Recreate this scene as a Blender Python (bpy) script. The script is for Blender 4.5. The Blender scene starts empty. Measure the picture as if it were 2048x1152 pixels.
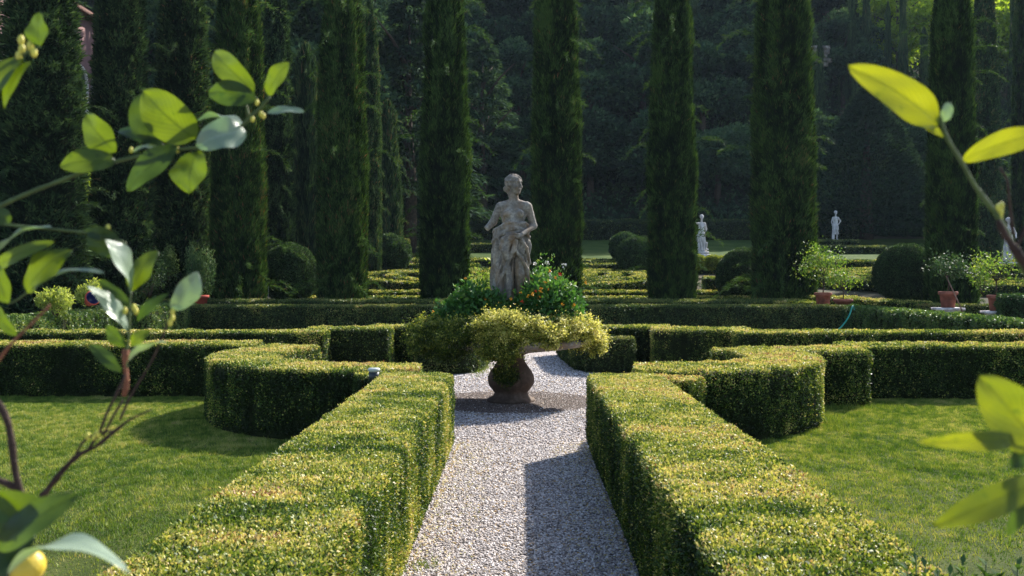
import bpy, math, random
import numpy as np
C = bpy.context.scene.collection
rng = np.random.default_rng(7)
random.seed(7)
PI = math.pi
# ------------------------------------------------------------------ camera model
F = 1991.0; VX = 1042.0; HY = 552.0; EYE = 1.64
def W(px, py, Y):
    """a point of the place seen in direction (px,py) at distance Y"""
    return np.array(((px-VX)*Y/F, Y, EYE-(py-HY)*Y/F))
def ground(Y):
    return np.interp(Y, [0, 31, 36, 41, 45, 51, 55, 58, 70, 74, 120, 170], [0, 0, .42, .90, 1.22, 1.55, 1.95, 2.6, 4.0, 4.8, 41.5, 44])
SUN = np.array((.50, .60, 0.)); SUN_EL = math.radians(37)
SUN = SUN/np.linalg.norm(SUN)
SUNV = np.array((SUN[0]*math.cos(SUN_EL), SUN[1]*math.cos(SUN_EL), math.sin(SUN_EL)))
# ------------------------------------------------------------------ helpers
def nrm(v):
    return v/np.maximum(np.linalg.norm(v, axis=-1, keepdims=True), 1e-9)
def _h(ix, iy, iz, s):
    n = (ix*374761393 + iy*668265263 + iz*2147483647 + s*974634777) & 0xffffffff
    n = ((n ^ (n >> 13))*1274126177) & 0xffffffff
    n = ((n ^ (n >> 16))*2246822519) & 0xffffffff
    return ((n ^ (n >> 15)) & 0xffff)/65535.0
def vn(x, y, z, s=0):
    """value noise, 0..1"""
    x, y, z = np.broadcast_arrays(np.asarray(x, float), np.asarray(y, float), np.asarray(z, float))
    ix, iy, iz = (np.floor(a).astype(np.int64) for a in (x, y, z))
    fx, fy, fz = x-ix, y-iy, z-iz
    fx, fy, fz = (a*a*(3-2*a) for a in (fx, fy, fz))
    r = 0
    for dx in (0, 1):
        for dy in (0, 1):
            for dz in (0, 1):
                r = r + _h(ix+dx, iy+dy, iz+dz, s)*(fx if dx else 1-fx)*(fy if dy else 1-fy)*(fz if dz else 1-fz)
    return r
def tag(o, label=None, cat=None, group=None, kind=None):
    if label: o['label'] = label
    if cat: o['category'] = cat
    if group: o['group'] = group
    if kind: o['kind'] = kind
    return o
def mk(name, V, faces, mats, midx=None, tint=None, parent=None, smooth=False, uv=None):
    """faces: list of (n,k) int arrays; midx: per-array material index or per-face arrays"""
    me = bpy.data.meshes.new(name)
    V = np.asarray(V, np.float32)
    me.vertices.add(len(V)); me.vertices.foreach_set('co', V.ravel())
    faces = [np.asarray(f, np.int32) for f in faces if len(f)]
    loops = np.concatenate([f.ravel() for f in faces])
    cnt = np.concatenate([np.full(len(f), f.shape[1], np.int32) for f in faces])
    me.loops.add(len(loops)); me.loops.foreach_set('vertex_index', loops)
    st = np.concatenate(([0], np.cumsum(cnt)[:-1])).astype(np.int32)
    me.polygons.add(len(cnt)); me.polygons.foreach_set('loop_start', st)
    if midx is not None:
        mi = np.concatenate([np.full(len(f), m, np.int32) if np.isscalar(m) else np.asarray(m, np.int32) for f, m in zip(faces, midx)])
        me.polygons.foreach_set('material_index', mi)
    if smooth: me.polygons.foreach_set('use_smooth', np.ones(len(cnt), bool))
    if tint is not None:
        a = me.attributes.new('tint', 'FLOAT', 'POINT'); a.data.foreach_set('value', np.asarray(tint, np.float32))
    if uv is not None:
        l = me.uv_layers.new(name='UVMap'); l.data.foreach_set('uv', np.asarray(uv, np.float32)[loops].ravel())
    for m in (mats if isinstance(mats, (list, tuple)) else [mats]): me.materials.append(m)
    me.update(calc_edges=True)
    o = bpy.data.objects.new(name, me); C.objects.link(o)
    if parent: o.parent = parent
    return o
def empty(name, loc=(0, 0, 0), rz=0, label=None, cat=None, group=None):
    o = bpy.data.objects.new(name, None); C.objects.link(o)
    o.location = loc; o.rotation_euler = (0, 0, rz); o.empty_display_size = .1
    return tag(o, label, cat, group)
def dup(root, loc, rz=0, sc=1, label=None, group=None):
    def cp(o, par):
        c = o.copy(); C.objects.link(c)
        if par: c.parent = par
        for ch in KIDS.get(o.name, ()): cp(ch, c)
        return c
    KIDS.clear()
    for o in bpy.data.objects:
        if o.parent: KIDS.setdefault(o.parent.name, []).append(o)
    r = cp(root, None); r.location = loc; r.rotation_euler = (0, 0, rz)
    r.scale = (sc, sc, sc) if np.isscalar(sc) else sc
    if label: r['label'] = label
    if group: r['group'] = group
    return r
KIDS = {}
class G:
    """collects pieces into one mesh"""
    def __init__(s): s.V = []; s.F = {}; s.M = {}; s.n = 0; s.T = []; s.UV = []
    def add(s, V, F, m=0, tint=.5, uv=None):
        V = np.asarray(V, float); F = np.asarray(F, int)
        s.V.append(V); k = (F.shape[1], m)
        s.F.setdefault(k, []).append(F+s.n); s.n += len(V)
        s.T.append(np.full(len(V), tint) if np.isscalar(tint) else tint)
        s.UV.append(uv if uv is not None else np.zeros((len(V), 2)))
        return s
    def build(s, name, mats, parent=None, smooth=False, uv=False):
        ks = list(s.F)
        return mk(name, np.concatenate(s.V), [np.concatenate(s.F[k]) for k in ks], mats, [k[1] for k in ks], np.concatenate(s.T), parent, smooth,
                  np.concatenate(s.UV) if uv else None)
def box(g, x0, x1, y0, y1, z0, z1, m=0, tint=.5):
    V = [(x, y, z) for x in (x0, x1) for y in (y0, y1) for z in (z0, z1)]
    g.add(V, [(0, 1, 3, 2), (4, 6, 7, 5), (0, 4, 5, 1), (2, 3, 7, 6), (0, 2, 6, 4), (1, 5, 7, 3)], m, tint)
def lathe(g, prof, c=(0, 0, 0), n=32, m=0, sx=1, sy=1, wob=0):
    prof = np.array(prof, float); k = len(prof)
    a = np.arange(n)*2*PI/n
    r = prof[:, 0][:, None]*np.ones(n)[None]
    if wob: r = r*(1+wob*(vn(np.cos(a)[None]*3+9, np.sin(a)[None]*3+9, prof[:, 1][:, None]*6)-.5))
    V = np.stack([c[0]+r*np.cos(a)*sx, c[1]+r*np.sin(a)*sy, c[2]+prof[:, 1][:, None]+0*r], -1).reshape(-1, 3)
    F = [(i*n+j, i*n+(j+1) % n, (i+1)*n+(j+1) % n, (i+1)*n+j) for i in range(k-1) for j in range(n)]
    g.add(V, F, m)
def tube(g, pts, rad, n=7, m=0, tint=.5, lumpy=0):
    P = np.array(pts, float); k = len(P)
    R = np.array(rad, float) if not np.isscalar(rad) else np.full(k, rad)
    T = np.gradient(P, axis=0); T = nrm(T)
    up = np.array((.31, .2, .93)); A = nrm(np.cross(T, up)); B = np.cross(T, A)
    a = np.arange(n)*2*PI/n
    if lumpy: R = R*(1+lumpy*(rng.random(k)-.5))
    V = (P[:, None]+R[:, None, None]*(np.cos(a)[None, :, None]*A[:, None]+np.sin(a)[None, :, None]*B[:, None])).reshape(-1, 3)
    V = np.vstack([V, P[:1], P[-1:]])
    F = [(i*n+j, i*n+(j+1) % n, (i+1)*n+(j+1) % n, (i+1)*n+j) for i in range(k-1) for j in range(n)]
    e0, e1 = k*n, k*n+1
    F += [(e0, (j+1) % n, j, j) for j in range(n)] and []
    g.add(V, np.array(F), m, tint)
    b = g.n-len(V)
    g.F.setdefault((3, m), []).append(np.array([(b+e0, b+(j+1) % n, b+j) for j in range(n)]+[(b+e1, b+(k-1)*n+j, b+(k-1)*n+(j+1) % n) for j in range(n)]))
def cr(pts, step):
    """Catmull-Rom resample"""
    P = np.array(pts, float)
    if len(P) == 2:
        n = max(2, int(np.linalg.norm(P[1]-P[0])/step)+1)
        return P[0]+(P[1]-P[0])*np.linspace(0, 1, n)[:, None]
    Q = np.vstack([2*P[0]-P[1], P, 2*P[-1]-P[-2]]); out = []
    for i in range(1, len(Q)-2):
        n = max(2, int(np.linalg.norm(Q[i+1]-Q[i])/step)+1)
        t = np.linspace(0, 1, n, endpoint=False)[:, None]
        out.append(.5*((2*Q[i])+(-Q[i-1]+Q[i+1])*t+(2*Q[i-1]-5*Q[i]+4*Q[i+1]-Q[i+2])*t**2+(-Q[i-1]+3*Q[i]-3*Q[i+1]+Q[i+2])*t**3))
    out.append(P[-1:]); return np.vstack(out)
def leaves(g, P, D, N, L, Wd, tint, m=0, bend=.15):
    """rhombic leaves: base P, direction D, face normal N"""
    D = nrm(D); S = nrm(np.cross(D, N)); N2 = np.cross(S, D)
    L = np.broadcast_to(L, len(P))[:, None]; Wd = np.broadcast_to(Wd, len(P))[:, None]
    mid = P+D*L*.45
    V = np.stack([P, mid+S*Wd*.5+N2*L*bend, P+D*L, mid-S*Wd*.5+N2*L*bend], 1).reshape(-1, 3)
    n = len(P)
    F = np.arange(4*n).reshape(n, 4)
    g.add(V, F, m, np.repeat(np.broadcast_to(tint, n), 4))
def rv(n): return nrm(rng.normal(size=(n, 3)))
# ------------------------------------------------------------------ materials
def ramp(nt, fac, stops, interp='LINEAR'):
    r = nt.nodes.new('ShaderNodeValToRGB'); r.color_ramp.interpolation = interp
    e = r.color_ramp.elements
    while len(e) > 1: e.remove(e[-1])
    for i, (p, c) in enumerate(stops):
        q = e[0] if i == 0 else e.new(p)
        q.position = p; q.color = (*c, 1)
    if fac is not None: nt.links.new(fac, r.inputs[0])
    return r.outputs[0]
def newmat(name):
    m = bpy.data.materials.new(name); m.use_nodes = True; nt = m.node_tree
    b = nt.nodes['Principled BSDF']; return m, nt, b
def noise(nt, scale, detail=4, vec=None, rough=.55, dim=None):
    n = nt.nodes.new('ShaderNodeTexNoise'); n.inputs['Scale'].default_value = scale; n.inputs['Detail'].default_value = detail
    n.inputs['Roughness'].default_value = rough
    if vec is not None: nt.links.new(vec, n.inputs['Vector'])
    return n.outputs['Fac']
def objvec(nt, sc=(1, 1, 1)):
    t = nt.nodes.new('ShaderNodeTexCoord'); mp = nt.nodes.new('ShaderNodeMapping'); mp.inputs['Scale'].default_value = sc
    nt.links.new(t.outputs['Object'], mp.inputs[0]); return mp.outputs[0]
def mathn(nt, op, a, b=None, c=None, clamp=False):
    n = nt.nodes.new('ShaderNodeMath'); n.operation = op; n.use_clamp = clamp
    for i, v in enumerate((a, b, c)):
        if v is None: continue
        if isinstance(v, (int, float)): n.inputs[i].default_value = v
        else: nt.links.new(v, n.inputs[i])
    return n.outputs[0]
def foliage(name, stops, rough=.5, trans=.25, spec=.3, patch=(1.2, .35), tboost=(1.5, 1.5, .7), rnd=0):
    m, nt, b = newmat(name)
    at = nt.nodes.new('ShaderNodeAttribute'); at.attribute_name = 'tint'
    f = at.outputs['Fac']
    if patch[1]:
        gq = nt.nodes.new('ShaderNodeNewGeometry')
        nn = noise(nt, patch[0], 3, gq.outputs['Position'])
        f = mathn(nt, 'ADD', f, mathn(nt, 'MULTIPLY', mathn(nt, 'SUBTRACT', nn, .5), patch[1]*2), clamp=True)
    if rnd:
        oi = nt.nodes.new('ShaderNodeObjectInfo'); f = mathn(nt, 'ADD', f, mathn(nt, 'MULTIPLY', mathn(nt, 'SUBTRACT', oi.outputs['Random'], .5), rnd), clamp=True)
    col = ramp(nt, f, stops)
    nt.links.new(col, b.inputs['Base Color']); b.inputs['Roughness'].default_value = rough; b.inputs['Specular IOR Level'].default_value = spec
    if trans:
        tr = nt.nodes.new('ShaderNodeBsdfTranslucent'); mx = nt.nodes.new('ShaderNodeMixShader'); mx.inputs[0].default_value = trans
        mu = nt.nodes.new('ShaderNodeMix'); mu.data_type = 'RGBA'; mu.blend_type = 'MULTIPLY'; mu.inputs[0].default_value = 1
        nt.links.new(col, mu.inputs[6]); mu.inputs[7].default_value = (*tboost, 1)
        nt.links.new(mu.outputs[2], tr.inputs[0])
        out = nt.nodes['Material Output']
        nt.links.new(b.outputs[0], mx.inputs[1]); nt.links.new(tr.outputs[0], mx.inputs[2]); nt.links.new(mx.outputs[0], out.inputs[0])
    return m
def plain(name, c, rough=.7, spec=.3, var=.15, scale=6, bump=0, bscale=40, metallic=0):
    m, nt, b = newmat(name)
    n = noise(nt, scale, 5, objvec(nt))
    c = np.array(c)
    col = ramp(nt, n, [(.3, tuple(c*(1-var))), (.7, tuple(np.minimum(c*(1+var), 1)))])
    nt.links.new(col, b.inputs['Base Color']); b.inputs['Roughness'].default_value = rough; b.inputs['Specular IOR Level'].default_value = spec
    b.inputs['Metallic'].default_value = metallic
    if bump:
        bp = nt.nodes.new('ShaderNodeBump'); bp.inputs['Strength'].default_value = bump; bp.inputs['Distance'].default_value = .02
        nt.links.new(noise(nt, bscale, 4, objvec(nt)), bp.inputs['Height']); nt.links.new(bp.outputs[0], b.inputs['Normal'])
    return m
HEDGE = [(0, (.008, .018, .005)), (.28, (.028, .060, .010)), (.46, (.085, .145, .018)), (.60, (.25, .28, .045)), (.76, (.52, .47, .14)), (.90, (.66, .50, .26)), (1, (.24, .10, .045))]
M = {}
M['box'] = foliage('box_leaves', HEDGE, .5, .25, .32, patch=(2.2, .16))
M['box_shade'] = foliage('box_leaves_shaded', [(0, (.016, .034, .012)), (.4, (.055, .095, .022)), (.62, (.17, .20, .045)), (.85, (.34, .30, .11)), (1, (.18, .10, .045))], .5, .2, patch=(1.3, .14))  # darker copy of the box leaves, with shade put into the colour
M['box_green'] = foliage('box_leaves_green', [(0, (.010, .035, .012)), (.5, (.055, .11, .024)), (.8, (.13, .20, .045)), (1, (.30, .31, .11))], .45, .25, patch=(1.5, .12))
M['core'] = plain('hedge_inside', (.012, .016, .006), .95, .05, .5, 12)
M['cyp'] = foliage('cypress_leaves', [(0, (.004, .010, .004)), (.25, (.014, .032, .009)), (.55, (.036, .080, .018)), (.9, (.085, .145, .036)), (1, (.18, .09, .045))], .75, .2, .08, patch=(.9, .18), rnd=.12)
M['cyp2'] = foliage('cypress_scales', [(0, (.005, .012, .006)), (.3, (.018, .042, .017)), (.7, (.054, .098, .036)), (.9, (.10, .155, .055)), (1, (.18, .11, .06))], .75, .2, .08, patch=(.8, .15), rnd=.16)
M['far'] = foliage('wood_leaves', [(0, (.010, .022, .014)), (.4, (.030, .062, .034)), (.75, (.075, .135, .066)), (1, (.12, .19, .085))], .8, .25, .03, patch=(.25, .18), rnd=.5)
M['farlime'] = foliage('lime_leaves', [(0, (.08, .14, .01)), (.5, (.24, .34, .025)), (1, (.42, .48, .06))], .7, .5, .1, patch=(.5, .15))
M['bark'] = plain('bark', (.06, .045, .034), .9, .1, .4, 9, .6, 30)
M['ball'] = foliage('topiary_leaves', [(0, (.010, .022, .010)), (.5, (.035, .075, .028)), (.8, (.075, .13, .045)), (1, (.16, .22, .09))], .6, .2, .12, patch=(1.2, .1))
M['lime'] = foliage('golden_box_leaves', [(0, (.05, .08, .01)), (.5, (.20, .24, .03)), (1, (.36, .36, .06))], .5, .3, patch=(1.2, .1))
M['gold'] = foliage('golden_shrub_leaves', [(0, (.02, .040, .008)), (.35, (.06, .10, .012)), (.55, (.25, .27, .04)), (.8, (.58, .53, .15)), (1, (.74, .66, .32))], .5, .4, .25, patch=(5, .45), tboost=(1.25, 1.25, .7))
M['lant'] = foliage('lantana_leaves', [(0, (.012, .040, .012)), (.5, (.035, .11, .025)), (.85, (.08, .18, .04)), (1, (.2, .26, .08))], .5, .3, .2, patch=(3, .15))
M['shrub'] = foliage('light_shrub_leaves', [(0, (.04, .09, .015)), (.5, (.13, .21, .03)), (1, (.36, .40, .10))], .55, .4, .2, patch=(3, .15))
M['lemonleaf_far'] = foliage('far_lemon_leaves', [(0, (.03, .08, .015)), (.5, (.09, .17, .025)), (1, (.28, .34, .07))], .55, .4, .2, patch=(3, .15))
M['orange'] = plain('orange_petals', (.85, .33, .015), .6, .3, .3, 30)
M['red'] = plain('red_petals', (.55, .05, .01), .6, .3, .3, 30)
M['white'] = plain('white_petals', (.75, .72, .66), .6, .3, .1, 30)
M['terra'] = plain('terracotta', (.22, .075, .05), .85, .2, .5, 5, .3, 40)
M['soil'] = plain('soil', (.035, .022, .014), .95, .1, .4, 12, .5)
def stone(name, c0, c1, c2, warm=(.30, .20, .10), scale=4):
    m, nt, b = newmat(name); v = objvec(nt)
    n1 = noise(nt, scale, 8, v, .62); n2 = noise(nt, scale*7, 6, v, .6)
    mixf = mathn(nt, 'ADD', mathn(nt, 'MULTIPLY', n1, .65), mathn(nt, 'MULTIPLY', n2, .35))
    col = ramp(nt, mixf, [(.33, c0), (.48, c1), (.62, c2)])
    w = nt.nodes.new('ShaderNodeMix'); w.data_type = 'RGBA'
    vs = objvec(nt, (6, 6, 1.2)); n3 = noise(nt, 1.3, 5, vs)
    nt.links.new(ramp(nt, n3, [(.5, (0, 0, 0)), (.68, (.7, .7, .7))]), w.inputs[0])
    nt.links.new(col, w.inputs[6]); w.inputs[7].default_value = (*warm, 1)
    nt.links.new(w.outputs[2], b.inputs['Base Color']); b.inputs['Roughness'].default_value = .82; b.inputs['Specular IOR Level'].default_value = .35
    bp = nt.nodes.new('ShaderNodeBump'); bp.inputs['Strength'].default_value = .5; bp.inputs['Distance'].default_value = .01
    nt.links.new(n2, bp.inputs['Height']); nt.links.new(bp.outputs[0], b.inputs['Normal'])
    return m
M['stone'] = stone('weathered_stone', (.06, .055, .05), (.15, .133, .115), (.34, .31, .265), (.17, .10, .045))
M['stone_brown'] = stone('brown_stone', (.032, .019, .012), (.075, .045, .030), (.15, .10, .07), (.06, .032, .018), 3)
M['marble'] = stone('pale_marble', (.30, .28, .28), (.60, .56, .55), (.78, .74, .72), (.25, .22, .19), 5)
def gravel(name, a, b_, c):
    m, nt, b = newmat(name); v = objvec(nt)
    vo = nt.nodes.new('ShaderNodeTexVoronoi'); vo.inputs['Scale'].default_value = 70; nt.links.new(v, vo.inputs['Vector'])
    sep = nt.nodes.new('ShaderNodeSeparateColor'); nt.links.new(vo.outputs['Color'], sep.inputs[0])
    big = noise(nt, 1.3, 4, v)
    f = mathn(nt, 'ADD', mathn(nt, 'MULTIPLY', sep.outputs[0], .7), mathn(nt, 'MULTIPLY', big, .35))
    col = ramp(nt, f, [(.1, a), (.5, b_), (.9, c)])
    nt.links.new(col, b.inputs['Base Color']); b.inputs['Roughness'].default_value = .85
    bp = nt.nodes.new('ShaderNodeBump'); bp.inputs['Strength'].default_value = .8; bp.inputs['Distance'].default_value = .012
    nt.links.new(mathn(nt, 'SUBTRACT', 1, vo.outputs['Distance']), bp.inputs['Height']); nt.links.new(bp.outputs[0], b.inputs['Normal'])
    return m
M['gravel'] = gravel('gravel_ground', (.13, .10, .085), (.30, .25, .23), (.52, .47, .45))
M['grit'] = gravel('brown_grit', (.05, .03, .022), (.10, .065, .05), (.19, .14, .115))
def stones_mat(name, stops):
    m, nt, b = newmat(name)
    at = nt.nodes.new('ShaderNodeAttribute'); at.attribute_name = 'tint'
    nt.links.new(ramp(nt, at.outputs['Fac'], stops), b.inputs['Base Color']); b.inputs['Roughness'].default_value = .7
    return m
M['pebble'] = stones_mat('pebbles', [(0, (.07, .055, .05)), (.3, (.26, .215, .195)), (.6, (.47, .42, .40)), (.92, (.74, .68, .66)), (.96, (.42, .28, .11)), (1, (.38, .22, .07))])
M['pebble_brown'] = stones_mat('brown_pebbles', [(0, (.03, .02, .016)), (.5, (.10, .062, .047)), (1, (.26, .19, .155))])
def groundmat(name, a, b_, c, scale=.8):
    m, nt, b = newmat(name); v = objvec(nt)
    n = mathn(nt, 'ADD', mathn(nt, 'MULTIPLY', noise(nt, scale, 6, v), .6), mathn(nt, 'MULTIPLY', noise(nt, scale*25, 5, v), .4))
    nt.links.new(ramp(nt, n, [(.35, a), (.5, b_), (.65, c)]), b.inputs['Base Color']); b.inputs['Roughness'].default_value = .95; b.inputs['Specular IOR Level'].default_value = .1
    bp = nt.nodes.new('ShaderNodeBump'); bp.inputs['Strength'].default_value = .6; bp.inputs['Distance'].default_value = .03
    nt.links.new(noise(nt, scale*40, 4, v), bp.inputs['Height']); nt.links.new(bp.outputs[0], b.inputs['Normal'])
    return m
M['lawn'] = groundmat('lawn_ground', (.025, .035, .008), (.05, .07, .014), (.10, .10, .03), 1.6)
M['farlawn'] = groundmat('far_lawn_ground', (.03, .06, .012), (.05, .085, .016), (.09, .12, .03), .6)
M['earth'] = groundmat('earth', (.03, .028, .016), (.055, .05, .028), (.09, .08, .05), .7)
M['hill'] = groundmat('hillside', (.010, .018, .008), (.02, .03, .014), (.03, .03, .018), .3)
M['grass'] = foliage('grass_blades', [(0, (.050, .11, .012)), (.32, (.135, .205, .03)), (.6, (.27, .31, .06)), (.85, (.46, .42, .16)), (1, (.46, .33, .16))], .6, .30, .25, patch=(1.4, .34), tboost=(1.25, 1.2, .5))

# ------------------------------------------------------------------ the setting
def sheet(name, xs, ys, zf, mat, label=None):
    X, Y = np.meshgrid(xs, ys); V = np.stack([X, Y, zf(X, Y)], -1).reshape(-1, 3)
    nx, ny = len(xs), len(ys)
    i = np.arange((nx)*(ny)).reshape(ny, nx)
    Fq = np.stack([i[:-1, :-1], i[:-1, 1:], i[1:, 1:], i[1:, :-1]], -1).reshape(-1, 4)
    o = mk(name, V, [Fq], mat, smooth=True); return tag(o, kind='structure')
ys = np.concatenate([np.linspace(-30, 30, 31), np.linspace(31, 74, 44)])
sheet('ground', np.linspace(-120, 120, 61), ys, lambda X, Y: ground(Y)-.012, M['earth'])
sheet('hills', np.linspace(-120, 120, 61), np.linspace(73.9, 170, 40), lambda X, Y: ground(Y)-.02+(vn(X*.08, Y*.08, 0, 3)-.5)*3*np.clip((Y-78)/10, 0, 1), M['hill'])
def poly_sheet(name, pts, z, mat):
    V = [(x, y, z) for x, y in pts]
    o = mk(name, V, [np.arange(len(pts))[None]], mat); return tag(o, kind='structure')
poly_sheet('path', [(-12, -2), (12, -2), (12, 30.9), (-12, 30.9)], 0, M['gravel'])
LL = [(-12, 1), (-.9, 1), (-.9, 9.9), (-2.4, 10.25), (-3.2, 11.2), (-3.4, 13.6), (-12, 13.6)]
LR = [(.9, 1), (12, 1), (12, 13.4), (4.2, 13.3), (3.9, 12.7), (3.1, 12.0), (2.8, 10.9), (2.2, 10.2), (.9, 9.9)]
poly_sheet('lawn', LL, .006, M['lawn']); poly_sheet('lawn', LR, .006, M['lawn'])
BX, BY = W(1022, 800, 13)[0], 13.0
a = np.arange(48)*2*PI/48
poly_sheet('grit_ring', [(BX+1.12*math.cos(t)*(1+.05*math.sin(5*t)), BY+1.15*math.sin(t)) for t in a], .005, M['grit'])
sheet('lawn', np.linspace(-40, 60, 41), np.linspace(57.6, 71.5, 20), lambda X, Y: ground(Y)+.012, M['farlawn'])

# ------------------------------------------------------------------ grass, gravel
def inpoly(x, y, poly):
    r = np.zeros(len(x), bool); n = len(poly)
    for i in range(n):
        x1, y1 = poly[i]; x2, y2 = poly[(i+1) % n]
        c = ((y1 > y) != (y2 > y)) & (x < (x2-x1)*(y-y1)/(y2-y1+1e-12)+x1); r ^= c
    return r
def blades(name, x, y, h, w, z=.006, tint=None):
    n = len(x)
    g = G()
    ang = rng.random(n)*2*PI; S = np.stack([np.cos(ang), np.sin(ang), 0*ang], -1)
    lean = rng.normal(size=(n, 3))*.45; lean[:, 2] = 1; T = nrm(lean)
    P = np.stack([x, y, np.full(n, z) if np.isscalar(z) else z], -1); h = h*(.5+rng.random(n)*.9)
    V = np.stack([P-S*w/2, P+S*w/2, P+T*h[:, None]], 1).reshape(-1, 3)
    g.add(V, np.arange(3*n).reshape(n, 3), 0, np.repeat(tint if tint is not None else rng.random(n), 3))
    o = g.build(name, M['grass']); tag(o, kind='stuff'); return o
def lawn_grass(poly, n, side):
    y = 4.6+(13.5-4.6)*np.sqrt(rng.random(n)*.97+.03*rng.random(n)); x = (rng.random(n)*(.60*y+.9-.6)+.6)*side
    k = inpoly(x, y, poly); x, y = x[k], y[k]
    t = .16+.45*rng.random(len(x))**1.5+.35*(vn(x*1.1, y*1.1, 0, 5)-.42)+.32*(vn(x*5, y*4, 0, 6)-.5)+.60*(vn(x*18, y*13, 0, 7)-.5)
    lush = np.exp(-np.maximum(0, np.abs(x)-1.35)/.25)
    o = blades('grass', x, y, (.014+.034*vn(x*11, y*9, 0, 9)**1.5)*(1+lush*.9), .0062, tint=np.clip(t-.25*lush, 0, 1))
    return o
tag(lawn_grass(LL, 420000, -1), 'sunlit mown grass of the lawn left of the gravel path', 'grass')
tag(lawn_grass(LR, 420000, 1), 'sunlit mown grass of the lawn right of the gravel path', 'grass')
def pebbles(name, x, y, s, mat, z=.0):
    n = len(x)
    O = np.array([(1, 0, 0), (-1, 0, 0), (0, 1, 0), (0, -1, 0), (0, 0, 1), (0, 0, -.4)], float)
    Fo = np.array([(0, 2, 4), (2, 1, 4), (1, 3, 4), (3, 0, 4), (2, 0, 5), (1, 2, 5), (3, 1, 5), (0, 3, 5)])
    a = rng.random(n)*2*PI; ca, sa = np.cos(a), np.sin(a)
    sc = s[:, None]*np.stack([.7+.6*rng.random(n), .5+.5*rng.random(n), .35+.35*rng.random(n)], -1)
    L = O[None]*sc[:, None]*(.75+.5*rng.random((n, 6, 1)))
    V = np.stack([L[..., 0]*ca[:, None]-L[..., 1]*sa[:, None]+x[:, None], L[..., 0]*sa[:, None]+L[..., 1]*ca[:, None]+y[:, None], L[..., 2]+z+s[:, None]*.1], -1)
    g = G(); g.add(V.reshape(-1, 3), (Fo[None]+np.arange(n)[:, None, None]*6).reshape(-1, 3), 0, np.repeat(rng.random(n)**1.0, 6))
    return tag(g.build(name, mat), kind='stuff')
n = 110000
y = 4.6+16*rng.random(n)**1.25; x = (rng.random(n)-.5)*2*np.where(y < 9.6, .85, np.where(y < 16.5, 2.2, 1.3))
k = ((x-BX)**2+(y-BY)**2 > 1.1**2) | (rng.random(n) < .25)
x, y = x[k], y[k]
tag(pebbles('gravel', x, y, .0075+.0007*y*(.5+1.0*rng.random(len(x))), M['pebble']), 'pale pinkish grey gravel covering the garden path', 'gravel')
n = 2600; y = 4.8+5*rng.random(n); sd_ = np.where(rng.random(n) < .5, -1, 1); x = .005+sd_*(.62-.35*rng.random(n)**2.2)
lg = G(); leaves(lg, np.stack([x, y, .010+.006*rng.random(n)], -1), rv(n)*np.array((1, 1, .15)), np.tile(np.array((0, 0, 1.)), (n, 1))+rng.normal(size=(n, 3))*.3, .016*(.6+.8*rng.random(n)), .008, np.clip(.84+.12*rng.normal(size=n), 0, 1))
tag(lg.build('leaf_litter', M['box']), 'dry yellow box leaves fallen along both edges of the gravel path', 'leaf litter', kind='stuff')
n = 16000; r = 1.12*np.sqrt(rng.random(n)); t = rng.random(n)*2*PI
tag(pebbles('grit', BX+r*np.cos(t), BY+r*np.sin(t), np.full(n, .012), M['pebble_brown'], .004), 'brown grit lying in a ring round the foot of the stone bowl', 'grit')

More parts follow.
